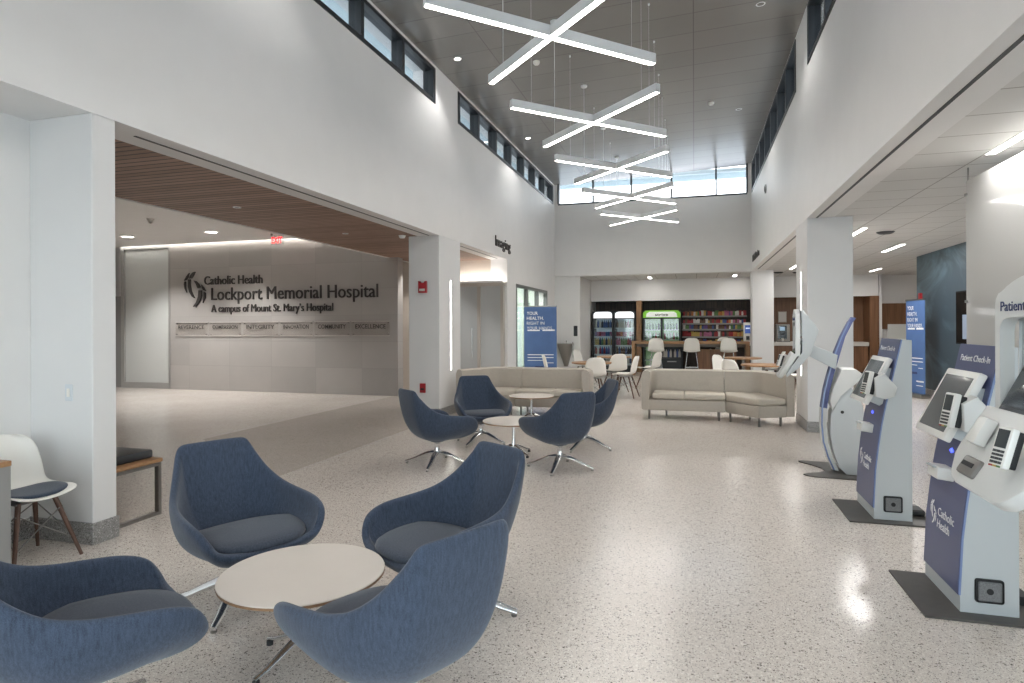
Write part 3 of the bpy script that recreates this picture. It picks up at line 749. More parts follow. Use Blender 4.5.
# ------------------------------------------------------------------ sofas (plan points: x towards the wedge end)
def make_sofa(sg, loc, label):
    t = thing('sectional_sofa', label, 'sofa', loc, 0, 'curved taupe sectional sofas')
    X = lambda p: (p[0]*sg, p[1])
    def pr(name, poly, z0, z1, m, bev, parent=t):
        bm = bm_new(); prism(bm, [X(p) for p in poly], 2, z0, z1, bev); return obj(name, bm, m, parent, True, 50)
    # straight base, wedge base
    pr('plinth', [(-1.08, .02), (.215, .02), (.215, .60), (-1.08, .60)], .15, .33, VINYL, .012)
    pr('plinth', [(.225, .02), (.66, -.51), (1.07, -.30), (.82, .60), (.225, .60)], .15, .33, VINYL, .012)
    def cushion(poly):
        return pr('seat_cushion', poly, .335, .44, VINYLS, .025)
    cushion([(-.92, 0), (-.42, 0), (-.42, .45), (-.92, .45)])
    cushion([(-.415, 0), (.215, 0), (.215, .45), (-.415, .45)])
    cushion([(.225, 0), (.66, -.52), (1.05, -.33), (.74, .45), (.225, .45)])
    # curved backs: ribbons of a given plan path with thickness
    def back(path, name='backrest', th=.14):
        pts = [Vector((p[0]*sg, p[1], 0)) for p in path]
        rows = []
        n = len(pts)
        for i, p in enumerate(pts):
            d = (pts[min(i+1, n-1)]-pts[max(i-1, 0)]).normalized()
            nrm = Vector((-d.y, d.x, 0))*sg      # outward
            prof = [(0, .16), (0, .72), (.02, .775), (.06, .80), (th-.04, .80), (th, .775), (th, .72), (th-.02, .40), (th-.02, .16)]
            rows.append([p - nrm*a + Vector((0, 0, z)) for a, z in prof])
        bm = bm_new(); V = grid(bm, rows)
        bm.faces.new(V[0]); bm.faces.new(V[-1][::-1])
        for a, b in zip(V, V[1:]): bm.faces.new((a[0], b[0], b[-1], a[-1]))
        return obj(name, bm, VINYL, t, True, 50)
    def arc(c, r, a0, a1, n=8): return [(c[0]+r*math.cos(math.radians(a0+(a1-a0)*i/n)), c[1]+r*math.sin(math.radians(a0+(a1-a0)*i/n))) for i in range(n+1)]
    back([(-1.10, 0.0), (-1.10, .18)] + arc((-.84, .36), .26, 180, 90) + [(-.3, .62), (.213, .62)])
    back([(.222, .62), (.5, .62)] + arc((.56, .22), .40, 92, 14, 8) + [(1.04, .08), (1.19, -.27)])
    for x, y in ((-.98, .06), (-.72, .52), (.12, .08), (.29, .06), (.12, .52), (.68, -.36), (.62, .5), (1.0, -.2)):
        bm = bm_new(); tube(bm, [(x*sg, y, 0), (x*sg, y, .155)], [.016, .02], 8); lathe(bm, [(0, .148), (.04, .148), (.04, .156), (0, .156)], 12, (x*sg, y, 0)); obj('leg', bm, STEEL, t, True)
    return t
make_sofa(1, (.26, 10.42, 0), 'taupe sectional sofa at right, in front of the cafe counter and stools')
make_sofa(-1, (-2.77, 10.28, 0), 'taupe sectional sofa at left, behind the blue lounge chairs')

# ------------------------------------------------------------------ white shell chairs
def shell_bm(w=1.0):
    prof = [(.235, .425, .185), (.20, .442, .212), (.12, .440, .226), (.02, .432, .230), (-.08, .435, .226), (-.15, .455, .222), (-.195, .505, .218), (-.215, .58, .212), (-.235, .67, .203), (-.258, .76, .180), (-.27, .805, .135), (-.272, .82, .08)]
    rows = []
    for i, (y, z, hw) in enumerate(prof):
        row = []
        f = max(0, min(1, (i-4)/3))
        for k in range(11):
            u = -1+2*k/10; c = abs(u)**2.2
            lift = .035*c*(1-f) * (1 if i > 0 else .6); fwd = .055*c*f
            row.append(Vector((hw*u*w, y+fwd, z+lift+(0.012*c if i == 0 else 0))))
        rows.append(row)
    bm = bm_new(); grid(bm, rows); return bm
def make_shell_chair(pad=False, label='x', grp='white cafe chairs'):
    t = thing('shell_chair', label, 'chair', (0, 0, 0), 0, grp)
    s = obj('seat_shell', shell_bm(), WHITEP, t, True, 180)
    md = s.modifiers.new('thickness', 'SOLIDIFY'); md.thickness = .012
    md = s.modifiers.new('smooth', 'SUBSURF'); md.levels = 1; md.render_levels = 1
    for sx in (-1, 1):
        for y0, y1 in ((.13, .24), (-.1, -.22)):
            bm = bm_new(); tube(bm, [(sx*.11, y0*.9, .415), (sx*.21, y1, 0)], [.017, .011], 10); obj('leg', bm, WOODL, t, True)
    bm = bm_new()
    for a, b in (((.13, .15, .34), (-.185, .2, .12)), ((-.13, .15, .34), (.185, .2, .12)), ((.13, -.12, .34), (-.185, -.18, .12)), ((-.13, -.12, .34), (.185, -.18, .12)),
                 ((.14, .15, .34), (.18, -.17, .14)), ((.14, -.12, .34), (.18, .2, .14)), ((-.14, .15, .34), (-.18, -.17, .14)), ((-.14, -.12, .34), (-.18, .2, .14))):
        tube(bm, [a, b], .004, 6)
    box(bm, -.13, .13, -.11, .13, .405, .418); obj('wire_brace', bm, STEEL, t)
    if pad:
        bm = bm_new(); rows = []
        for sc, z in ((.96, .0), (1, .008), (.97, .016), (.8, .021), (.4, .023)):
            row = []
            for k in range(36):
                a = 2*PI*k/36; x, y = .208*sc*math.copysign(abs(math.cos(a))**.8, math.cos(a)), .185*sc*math.copysign(abs(math.sin(a))**.8, math.sin(a))+.04
                row.append(Vector((x, y, .447+z+.03*(abs(x)/.22)**2.2 - .006*math.cos(y*8))))
            rows.append(row)
        V = grid(bm, rows, True); bm.faces.new(V[-1]); bm.faces.new(V[0][::-1])
        p = obj('seat_pad', bm, NAVYPAD, t, True, 180); p['label'] = 'navy blue seat pad'
    return t
near = make_shell_chair(True, 'white shell chair with navy seat pad beside the near left wall', None)
near.location = (-4.28, 3.04, 0); near.rotation_euler = (0, 0, math.radians(-5)-PI/2)
sc0 = make_shell_chair()
def face(p, q): return math.atan2(q[1]-p[1], q[0]-p[0]) - PI/2
TA, TB, TC, TD = (-2.18, 13.63), (-2.02, 16.3), (1.17, 16.4), (1.36, 13.6)
SC = [((-2.02, 12.9), face((-2.02, 12.9), TA)+.15, 'white cafe chair with its back turned, in front of the left cafe tables'),
      ((-1.42, 13.5), face((-1.42, 13.5), TA), 'white cafe chair in side view right of the nearer left cafe table'),
      ((-2.98, 13.5), face((-2.98, 13.5), TA), 'white cafe chair showing above the left sofa beside the blue banner'),
      ((-1.78, 14.6), -2.6+PI, 'white cafe chair with broad back between the two left cafe tables'),
      ((-2.86, 16.6), face((-2.86, 16.6), TB), 'far white cafe chair at the left end of the farther table'),
      ((-1.05, 15.7), face((-1.05, 15.7), TB)+.1, 'white cafe chair in side view below the counter end'),
      ((.66, 14.2), face((.66, 14.2), (1.5, 13.6)), 'white cafe chair left of the right cafe tables, farther of two'),
      ((.80, 12.75), face((.80, 12.75), (1.5, 13.4)), 'white cafe chair left of the right cafe tables, nearer of two'),
      ((1.85, 16.4), face((1.85, 16.4), TC), 'white cafe chair at the right end of the farther right table'),
      ((2.05, 13.9), face((2.05, 13.9), TD), 'white cafe chair half hidden behind the kiosk head')]
sc0.scale = (1.09, 1.09, 1.09)
for i, ((x, y), rz, lb) in enumerate(SC):
    if i == 0: sc0.location = (x, y, 0); sc0.rotation_euler = (0, 0, rz); sc0['label'] = lb
    else: dup(sc0, (x, y, 0), rz, lb)
# cafe tables
def make_cafe_table():
    t = thing('cafe_table', 'x', 'table', (0, 0, 0), 0, 'round cafe tables')
    bm = bm_new(); lathe(bm, [(0, .705), (.43, .705), (.44, .715), (.44, .735), (.435, .74), (0, .74)], 48); obj('tabletop', bm, WOODO, t, True)
    bm = bm_new(); lathe(bm, [(0, .03), (.035, .03), (.035, .69), (.14, .7), (.14, .706), (0, .706)], 20); obj('pedestal', bm, STEEL, t, True)
    bm = bm_new(); lathe(bm, [(0, 0), (.26, 0), (.26, .008), (.05, .03), (0, .03)], 32); obj('base_plate', bm, STEEL, t, True)
    return t
cf = make_cafe_table()
for i, (p, lb) in enumerate(((TA, 'nearer oak topped cafe table of the left pair'), (TB, 'farther oak topped cafe table of the left pair, in front of the fridges'),
                             (TC, 'farther oak topped cafe table of the right pair'), (TD, 'nearer oak topped cafe table of the right pair, above the sofa back'))):
    if i == 0: cf.location = (*p, 0); cf['label'] = lb
    else: dup(cf, (*p, 0), 0, lb)

# ------------------------------------------------------------------ counter and stools
t = thing('bar_counter', 'long oak bar counter in front of the coolers and snack shelves', 'counter', (-.12, 19.85, 0))
x0, x1 = -1.75, 1.7
bm = bm_new(); box(bm, x0, x1, -.28, .28, .97, 1.05, .004, 1); obj('countertop', bm, WOODO, t)
bm = bm_new(); box(bm, x0, x0+.09, -.28, .28, 0, .97); obj('side_panel', bm, WOODO, t)
bm = bm_new(); box(bm, x1-.1, x1, -.28, .28, 0, .97); obj('side_panel', bm, WOODO, t)
bm = bm_new(); box(bm, .22, 1.35, .14, .2, 0, .80, .003, 1); obj('front_panel', bm, WOODM, t)
bm = bm_new(); box(bm, x0+.09, x1-.1, .2, .26, .86, .97); obj('apron', bm, mat('grey_apron', '#8d8780', .5), t)
def make_stool():
    t = thing('bar_stool', 'x', 'stool', (0, 0, 0), 0, 'white bar stools')
    bm = shell_bm(.95)
    for v in bm.verts: v.co = Vector((v.co.x*1.14, v.co.y*1.05, .44+.30+(v.co.z-.44)*1.12))
    s = obj('seat_shell', bm, WHITEP, t, True, 180)
    md = s.modifiers.new('thickness', 'SOLIDIFY'); md.thickness = .014
    for sx in (-1, 1):
        for sy in (-1, 1):
            bm = bm_new(); tube(bm, [(sx*.12, sy*.12, .73), (sx*.22, sy*.21, 0)], .011, 8); obj('leg', bm, CHROME, t, True)
    bm = bm_new(); q = .175; tube(bm, [(-q, -q, .28), (q, -q, .28), (q, q, .28), (-q, q, .28), (-q, -q, .28)], .008, 8); obj('foot_ring', bm, CHROME, t, True)
    return t
st = make_stool()
for i, (x, y, rz, lb) in enumerate(((-1.11, 19.2, .08, 'leftmost white bar stool at the counter, in front of the green topped cooler'), (-.07, 19.3, 0, 'middle white bar stool at the counter'),
                                    (.98, 19.3, -.1, 'rightmost white bar stool at the counter'), (.77, 20.5, .5, 'white bar stool behind the counter, peeking out beside the rightmost stool'))):
    if i == 0: st.location = (x, y, 0); st.rotation_euler = (0, 0, rz); st['label'] = lb
    else: dup(st, (x, y, 0), rz, lb)

# ------------------------------------------------------------------ drinks fridges and their contents
ORD = ['first', 'second', 'third', 'fourth', 'fifth', 'sixth', 'seventh', 'eighth', 'ninth', 'tenth', 'eleventh', 'twelfth', 'thirteenth', 'fourteenth', 'fifteenth', 'sixteenth', 'seventeenth', 'eighteenth', 'nineteenth', 'twentieth',
       'twenty-first', 'twenty-second', 'twenty-third', 'twenty-fourth', 'twenty-fifth', 'twenty-sixth', 'twenty-seventh', 'twenty-eighth', 'twenty-ninth', 'thirtieth']
PAL = {'red': '#9c3034', 'blue': '#45588c', 'green': '#5c7f4c', 'orange': '#bd7440', 'yellow': '#c0a157', 'purple': '#6d5186', 'pink': '#ad5f80', 'white': '#cfcac2', 'brown': '#6b4e3f', 'dark': '#3a373f'}
PM = {k: mat('pack_'+k, v, .4, noise=.18, scale=60) for k, v in PAL.items()}
bottle_meshes = {}
def bottle_mesh(colr, kind):
    if (colr, kind) in bottle_meshes: return bottle_meshes[(colr, kind)]
    bm = bm_new()
    if kind == 'bottle': lathe(bm, [(0, 0), (.032, 0), (.034, .01), (.034, .13), (.03, .16), (.014, .195), (.014, .225), (0, .225)], 10)
    elif kind == 'can': lathe(bm, [(0, 0), (.028, 0), (.033, .008), (.033, .13), (.026, .142), (0, .142)], 10)
    elif kind == 'bag':
        rows = []
        for zf, th in ((0, .006), (.06, .03), (.35, .042), (.7, .04), (.93, .022), (1, .005)):
            rows.append([Vector((.062*math.cos(a)*(1 if abs(math.cos(a)) > .5 else 1), th*math.sin(a), zf*.2)) for a in [2*PI*k/12 for k in range(12)]])
        V = grid(bm, rows, True); bm.faces.new(V[0][::-1]); bm.faces.new(V[-1])
    else: box(bm, -.05, .05, -.03, .03, 0, .16, .006, 1)
    bmesh.ops.recalc_face_normals(bm, faces=bm.faces[:])
    me = bpy.data.meshes.new(kind); bm.to_mesh(me); bm.free(); me.materials.append(PM[colr])
    if kind in ('bottle', 'can'): me.shade_smooth(); me.set_sharp_from_angle(angle=math.radians(40))
    bottle_meshes[(colr, kind)] = me; return me
def put(colr, kind, name, loc, label, cat, grp, sc=1, rz=0):
    o = bpy.data.objects.new(name, bottle_mesh(colr, kind)); COL.objects.link(o); o.location = loc; o.rotation_euler = (0, 0, rz); o.scale = (sc, sc, sc)
    return tag(o, label, cat, grp)
ROWN = ['top', 'second', 'third', 'fourth', 'bottom']
def fridge(x0, x1, y, label, who, seedcols):
    t = thing('drinks_fridge', label, 'fridge', ((x0+x1)/2, y, 0), 0, 'tall drinks fridges'); hw = (x1-x0)/2; D = .62
    bm = bm_new()
    box(bm, -hw, -hw+.05, 0, D, 0, 2.02); box(bm, hw-.05, hw, 0, D, 0, 2.02); box(bm, -hw+.05, hw-.05, D-.05, D, 0, 2.02); box(bm, -hw+.05, hw-.05, 0, D-.05, 0, .2); box(bm, -hw+.05, hw-.05, 0, D-.05, 1.76, 2.02)
    obj('cabinet', bm, BLACKM, t)
    bm = bm_new(); pts = [(-hw+.04, 1.79), (hw-.04, 1.79), (hw-.04, 1.9)] + [(hw-.04-.12+.12*math.cos(a), 1.9+.1*math.sin(a)) for a in (PI/8, PI/4, 3*PI/8, PI/2)] + [(-hw+.16-.12*math.cos(a), 1.9+.1*math.sin(a)) for a in (PI/2, 3*PI/8, PI/4, PI/8)] + [(-hw+.04, 1.9)]
    prism(bm, pts, 1, -.012, .0); hp = obj('header_panel', bm, LIT, t); hp['label'] = 'glowing white header panel'
    bm = bm_new(); box(bm, -hw+.05, hw-.05, D-.06, D-.05, .2, 1.76); obj('liner', bm, FRIDGEIN, t)
    zs = [1.46, 1.17, .88, .58, .27]
    for z in zs:
        bm = bm_new(); box(bm, -hw+.05, hw-.05, .06, D-.07, z-.02, z); box(bm, -hw+.05, hw-.05, .045, .06, z-.03, z+.012); obj('shelf', bm, mat('shelf_white', '#d7dbdd', .4), t)
    bm = bm_new(); box(bm, -hw+.06, hw-.06, .005, .012, .22, 1.75); dr = obj('door_glass', bm, CLEAR, t)
    bm = bm_new(); tube(bm, [(hw-.09, -.03, .85), (hw-.09, -.03, 1.25)], .012, 8); tube(bm, [(hw-.09, -.03, .87), (hw-.09, .008, .87)], .008, 6); tube(bm, [(hw-.09, -.03, 1.23), (hw-.09, .008, 1.23)], .008, 6); obj('door_handle', bm, STEEL, dr, True)
    n = 8; cx = (x0+x1)/2
    for r, z in enumerate(zs):
        for k in range(n):
            c = random.choice(seedcols[r]); kd = 'bottle' if r in (0, 2, 3) else 'can'
            put(c, kd, 'drink_'+kd, (cx-hw+.1+k*(2*hw-.2)/(n-1), y+.12, z), '%s %s, %s from left on the %s shelf of the %s' % (c, kd, ORD[k], ROWN[r], who), 'drink', 'drinks in the tall fridges', 1.15)
F1 = atY(592.5, 330, 20.75)[0]; F2 = atY(613.6, 330, 20.75)[0]; F3 = atY(635.3, 330, 20.75)[0]
fridge(F1, F2-.01, 20.75, 'left tall black drinks fridge with a white lit header', 'left fridge', [['blue', 'white', 'dark'], ['pink', 'red', 'purple', 'blue'], ['yellow', 'green', 'dark'], ['red', 'blue', 'purple', 'white'], ['green', 'dark', 'white']])
fridge(F2+.01, F3, 20.75, 'right tall black drinks fridge with a white lit header, beside the oak post', 'right fridge', [['brown', 'pink', 'white'], ['red', 'orange', 'white', 'pink'], ['red', 'green', 'pink', 'white'], ['dark', 'brown', 'blue'], ['blue', 'white', 'dark']])
# green-topped double cooler
G0, G1 = atY(643, 330, 20.75)[0], atY(680.5, 330, 20.75)[0]; gx = (G0+G1)/2; hw = (G1-G0)/2; D = .62; y = 20.75
t = thing('display_cooler', 'wide double door cooler with a green and white strive header', 'fridge', (gx, y, 0))
bm = bm_new(); box(bm, -hw, -hw+.05, 0, D, 0, 2.02); box(bm, hw-.05, hw, 0, D, 0, 2.02); box(bm, -hw+.05, hw-.05, D-.05, D, 0, 2.02); box(bm, -hw+.05, hw-.05, 0, D-.05, 0, .2); box(bm, -hw+.05, hw-.05, 0, D-.05, 1.76, 2.02); box(bm, -.035, .035, 0, .03, .2, 1.76)
obj('cabinet', bm, BLACKM, t)
bm = bm_new(); ch = .08; prism(bm, [(-hw, 1.79), (hw, 1.79), (hw, 2.03-ch), (hw-ch, 2.03), (-hw+ch, 2.03), (-hw, 2.03-ch)], 1, -.012, 0); hd = obj('header_panel', bm, GREEN, t)
bm = bm_new(); prism(bm, [(-hw+.1, 1.81), (hw-.1, 1.81), (hw-.12, 1.93), (hw-.2, 1.985), (-hw+.2, 1.985), (-hw+.12, 1.93)], 1, -.018, -.012); obj('header_white', bm, mat('white_header', '#f2f6ee', .4, emit='#f2f6ee', es=.06), hd)
text('header_lettering', 'strive', LETTER, hd, (0, -.0185, 1.85), (1, 0, 0), (0, 0, 1), .095, .42, .002, 'CENTER', .012)
bm = bm_new(); box(bm, -hw+.05, hw-.05, D-.06, D-.05, .2, 1.76); obj('liner', bm, mat('green_lit_liner', '#9fc08f', .5, emit='#a9cf98', es=.05), t)
for z in (1.40, 1.08, .75, .4):
    bm = bm_new(); box(bm, -hw+.05, hw-.05, .06, D-.07, z-.02, z); obj('shelf', bm, mat('shelf_white', '#d7dbdd', .4), t)
for sg in (-1, 1):
    bm = bm_new(); box(bm, min(sg*.04, sg*(hw-.06)), max(sg*.04, sg*(hw-.06)), .005, .012, .22, 1.75); dr = obj('door_glass', bm, CLEAR, t)
    bm = bm_new(); tube(bm, [(sg*.07, -.03, .9), (sg*.07, -.03, 1.3)], .012, 8); tube(bm, [(sg*.07, -.03, .92), (sg*.07, .008, .92)], .008, 6); tube(bm, [(sg*.07, -.03, 1.28), (sg*.07, .008, 1.28)], .008, 6); obj('door_handle', bm, STEEL, dr, True)
for r, z in enumerate((1.40, 1.08)):
    for k in range(11):
        if k == 5: continue
        c = random.choice(['green', 'white', 'green', 'dark'] if r == 0 else ['white', 'pink', 'green', 'red'])
        put(c, 'bottle', 'drink_bottle', (gx-hw+.12+k*(2*hw-.24)/10, y+.2, z), '%s bottle, %s from left on the %s shelf of the strive cooler' % (c, ORD[k if k < 5 else k-1], ROWN[r]), 'drink', 'drinks in the strive cooler')
# low black cooler under the counter
U0, U1 = atY(661.5, 350, 20.3)[0], atY(682, 350, 20.3)[0]; ux = (U0+U1)/2; hw = (U1-U0)/2
t = thing('undercounter_cooler', 'low open black cooler with bottled water under the counter', 'fridge', (ux, 20.22, 0))
bm = bm_new(); box(bm, -hw, hw, 0, .42, 0, .48, .01, 1); box(bm, -hw, -hw+.03, 0, .42, .48, .93); box(bm, hw-.03, hw, 0, .42, .48, .93); box(bm, -hw+.03, hw-.03, .38, .42, .48, .93); box(bm, -hw+.03, hw-.03, 0, .38, .90, .93); obj('cabinet', bm, BLACKM, t)
bm = bm_new(); box(bm, -hw+.03, hw-.03, .02, .06, .48, .53); obj('product_stop', bm, DKGREY, t)
bm = bm_new(); box(bm, -.14, .14, -.012, 0, .38, .41); obj('vent_handle', bm, STEEL, t)
for k in range(8):
    c = ['white', 'white', 'blue', 'white', 'dark', 'white', 'blue', 'white'][k]
    put(c, 'bottle', 'water_bottle', (ux-hw+.08+k*(2*hw-.16)/7, 20.32, .48), '%s bottle, %s from left in the low black cooler under the counter' % (c, ORD[k]), 'drink', 'bottles in the low cooler', 1.3)
# snack shelves
N0, N1 = atY(682, 330, 21.5)[0], atY(747, 330, 21.5)[0]; nx = (N0+N1)/2; hw = (N1-N0)/2
t = thing('snack_shelving', 'black wall shelving packed with snack bags beside the strive cooler', 'shelf', (nx, 21.5, 0))
bm = bm_new(); box(bm, -hw, hw, .4, .45, .2, 2.12); obj('back_panel', bm, WOODD, t)
ZSN = [1.845, 1.60, 1.405, 1.16, .9]
for z in ZSN:
    bm = bm_new(); box(bm, -hw, hw, 0, .4, z-.035, z, .003, 1); obj('shelf', bm, BLACKM, t)
    bm = bm_new(); box(bm, -hw, hw, -.008, 0, z-.04, z+.012); obj('price_rail', bm, mat('price_rail', '#8a8782', .4), t)
for x in (-hw, .05, hw-.03):
    bm = bm_new(); box(bm, x, x+.03, .37, .4, 0, 2.05); obj('upright', bm, BLACKM, t)
sp = [['red', 'red', 'orange', 'yellow', 'brown', 'pink', 'red', 'white', 'green', 'orange', 'pink', 'purple', 'pink', 'white', 'yellow', 'orange'], ['red', 'white', 'orange', 'brown', 'red', 'yellow', 'white', 'pink', 'blue'],
      ['green', 'brown', 'blue', 'purple', 'white', 'brown', 'green', 'orange', 'yellow'], ['red', 'yellow', 'brown', 'pink', 'red', 'white', 'red', 'orange', 'yellow'], ['brown', 'red', 'yellow', 'white', 'blue']]
for r, z in enumerate(ZSN):
    n = 30
    for k in range(n):
        c = sp[r][int(k/n*len(sp[r]))] if random.random() < .4 else random.choice(sp[r]+['white', 'dark', 'brown', 'red'])
        if r == 2 and k > 22: c = random.choice(['green', 'green', 'blue', 'yellow'])
        kd = 'bag' if r in (0, 2, 3) or k % 3 else 'box'
        put(c, kd, 'snack_'+kd, (nx-hw+.07+k*(2*hw-.14)/(n-1), 21.56, z), '%s snack %s, %s from left on the %s shelf of the snack wall' % (c, kd, ORD[k], ROWN[r]), 'snack', 'snack packs on the wall shelving', random.uniform(.72, .98)*(.8 if r == 1 or r == 2 else .95), random.uniform(-.2, .2))
# payment kiosk by the snacks
px = atY(747.5, 335, 20.6)[0]
t = thing('payment_kiosk', 'white self checkout stand with a blue screen left of the far pillar', 'kiosk', (px, 20.5, 0))
bm = bm_new(); box(bm, -.12, .12, 0, .2, .9, 1.62, .015); obj('housing', bm, WHITEP, t, True)
bm = bm_new(); box(bm, -.085, .085, -.006, 0, 1.28, 1.54); s = obj('screen', bm, mat('blue_screen', '#35477d', .2, emit='#5b78c8', es=.12), t)
bm = bm_new(); box(bm, -.06, .06, -.01, -.006, 1.42, 1.46); obj('screen_band', bm, mat('screen_white', '#dde6f5', .3, emit='#dde6f5', es=.15), s)
bm = bm_new(); box(bm, -.05, .05, -.03, 0, 1.08, 1.2, .006, 1); obj('card_slot', bm, DKGREY, t)
bm = bm_new(); box(bm, -.1, .1, .02, .18, 0, .9); obj('stand', bm, DKGREY, t)
# coffee counter with machine
t = thing('coffee_counter', 'white topped walnut coffee counter behind the right pillar', 'counter', (3.8, 21.55, 0))
bm = bm_new(); box(bm, -1.45, 1.34, -.3, .42, .88, 1.0, .004, 1); obj('countertop', bm, mat('white_counter', '#d9d4cd', .35), t)
bm = bm_new(); box(bm, -1.43, 1.32, -.25, .42, .08, .88); obj('cabinet', bm, WOODM, t)
bm = bm_new(); box(bm, -1.43, 1.32, -.2, .42, 0, .08); obj('plinth', bm, DKGREY, t)
t = thing('coffee_machine', 'grey coffee machine with black front on the coffee counter', 'coffee machine', (2.72, 21.5, 1.0))
bm = bm_new(); box(bm, -.2, .2, -.15, .3, 0, .56, .02); obj('body', bm, mat('machine_grey', '#a7a49e', .4), t, True)
bm = bm_new(); box(bm, -.16, .11, -.16, -.15, .1, .52); f = obj('front_panel', bm, SCREENB, t)
bm = bm_new(); box(bm, -.1, .05, -.165, -.16, .36, .48); obj('display', bm, mat('pale_display', '#9db8cf', .2, emit='#9db8cf', es=.12), f)
bm = bm_new(); box(bm, -.06, .03, -.2, -.15, .22, .27); obj('spout', bm, DKGREY, t)
bm = bm_new(); lathe(bm, [(0, 0), (.025, 0), (.035, .1), (.03, .1), (.022, .01), (0, .01)], 12, (-.02, -.185, .02)); tag(obj('paper_cup', bm, WHITEP, None, True), 'white paper cup under the coffee machine spout', 'cup').location = (2.72, 21.5, 1.0)
bm = bm_new(); box(bm, -.2, .2, -.24, -.15, 0, .02); obj('drip_tray', bm, DKGREY, t)
t = thing('wall_notice', 'small pale framed notice on the walnut wall above the coffee machine', 'notice', (2.78, 21.985, 1.62))
bm = bm_new(); box(bm, -.13, .13, -.01, .013, 0, .36); obj('frame', bm, mat('notice_frame', '#b3a999', .5), t)
bm = bm_new(); box(bm, -.11, .11, -.013, -.009, .02, .34); obj('paper', bm, mat('notice_paper', '#ddd8d0', .6), t)
# reception desk with screen
t = thing('reception_desk', 'white reception desk with clear screen beyond the kiosks', 'desk', (6.0, 19.6, 0))
bm = bm_new(); box(bm, -.9, .7, -.3, .3, 0, 1.1, .01, 1); obj('desk_body', bm, mat('desk_white', '#d2d0cb', .4), t)
bm = bm_new(); box(bm, -.92, .72, -.34, .32, 1.1, 1.14); obj('desk_top', bm, WHITEP, t)
bm = bm_new(); box(bm, -.85, .6, -.2, -.188, 1.14, 1.55); obj('screen_panel', bm, mat('frosted_acrylic', '#d8d9d5', .3), t)

# ------------------------------------------------------------------ drinking fountain, black reader
t = thing('drinking_fountain', 'stainless drinking fountain on the wall right of the left banner', 'drinking fountain', (-3.78, 18.85, 0))
bm = bm_new(); rows = []
for z, hx, dp in ((.30, .06, .10), (.45, .10, .18), (.65, .16, .28), (.82, .21, .36), (.95, .24, .42), (1.0, .245, .43)):
    rows.append([Vector((hx*math.copysign(abs(math.cos(a))**.6, math.cos(a))-.02, -dp*abs(math.sin(a))**.6, z)) for a in [PI*k/14 for k in range(15)]])
V = grid(bm, rows, True); bm.faces.new(V[0][::-1]); bm.faces.new(V[-1]); obj('basin_body', bm, mat('satin_steel', '#8f8b86', .35, .8), t, True)
bm = bm_new(); tube(bm, [(.05, -.3, 1.0), (.05, -.3, 1.06), (.05, -.34, 1.09)], .015, 8); tube(bm, [(.2, -.02, .55), (.24, -.2, .8), (.24, -.3, 1.05)], .02, 8); obj('spout', bm, CHROME, t, True)
bm = bm_new(); box(bm, -.06, .06, -.03, 0, -.16, .16, .01, 1)
o = tag(obj('card_reader', bm, BLACKM, None), 'small black card reader on the wall left of the fridges', 'card reader'); o.location = (-3.5, 18.85, 1.38)

# ------------------------------------------------------------------ roll-up banners
def banner(loc, rz, Wd, Hh, label):
    t = thing('roll_up_banner', label, 'banner', loc, rz, 'blue roll-up banners')
    bm = bm_new(); box(bm, -Wd/2, Wd/2, -.004, .004, .09, Hh); p = obj('banner_sheet', bm, BANNERB, t)
    bm = bm_new(); box(bm, -Wd/2-.02, Wd/2+.02, -.1, .1, 0, .09, .02, 2); obj('base', bm, STEEL, t, True)
    bm = bm_new(); box(bm, -Wd/2-.01, Wd/2+.01, -.012, .012, Hh, Hh+.03); obj('top_rail', bm, STEEL, t)
    bm = bm_new(); tube(bm, [(0, .05, .05), (0, .03, Hh)], .01, 8); obj('support_pole', bm, STEEL, t)
    for i, (s, fr) in enumerate((('YOUR', .34), ('HEALTH.', .52), ('RIGHT IN', .54), ('YOUR HANDS.', .80))):
        text('slogan', s, WHITEINK, p, (-Wd*.42, -.0045, Hh-.2-i*.125), (1, 0, 0), (0, 0, 1), .085, Wd*fr, .001, 'LEFT', .012 if i < 2 else -.004)
    for a, b, z, h in ((-.40, -.02, .70, .030), (.06, .44, .70, .036), (-.40, .40, .40, .018), (-.40, .40, .365, .018), (-.40, .10, .33, .014), (.16, .40, .30, .014), (.05, .44, .16, .03), (.05, .40, .12, .015)):
        bm = bm_new(); box(bm, Wd*a, Wd*b, -.0055, -.0045, Hh*z, Hh*z+h); obj('small_print', bm, WHITEINK, p)
    bm = bm_new(); box(bm, -.14, .06, -.006, -.0045, Hh*.24, Hh*.24+.045, 0); obj('dark_button', bm, NAVYINK, p)
    return t
banner((-3.71, 15.15, 0), .14, .82, 2.02, 'blue roll-up banner about health behind the left sofa')
banner((4.5, 15.0, 0), -1.3, .62, 2.05, 'blue roll-up banner at the right, beside the mural corner')
# strobe above the right banner, wall screen on the mural
bm = bm_new(); box(bm, -.03, .03, -.06, .06, 0, .16, .01, 1); tag(obj('alarm_strobe', bm, REDP, None), 'small red alarm strobe on the mural wall above the right banner', 'alarm').location = (4.84, 15.8, 2.08)
t = thing('wall_screen', 'dark wall screen on the mural beside the white glass panel', 'screen', (4.86, 13.0, 1.67))
bm = bm_new(); box(bm, -.06, 0, -.75, .75, -.5, .5, .008, 1); obj('screen_frame', bm, mat('screen_black', '#141312', .6, spec=.1), t)
bm = bm_new(); box(bm, -.064, -.06, -.72, .72, -.47, .47); p = obj('display', bm, mat('screen_picture', '#14100e', .7, noise=.5, scale=5, spec=.05), t)
bm = bm_new(); box(bm, -.068, -.064, .12, .42, -.4, .05); obj('screen_card', bm, mat('screen_card', '#8592a6', .3, emit='#8592a6', es=.02), p)

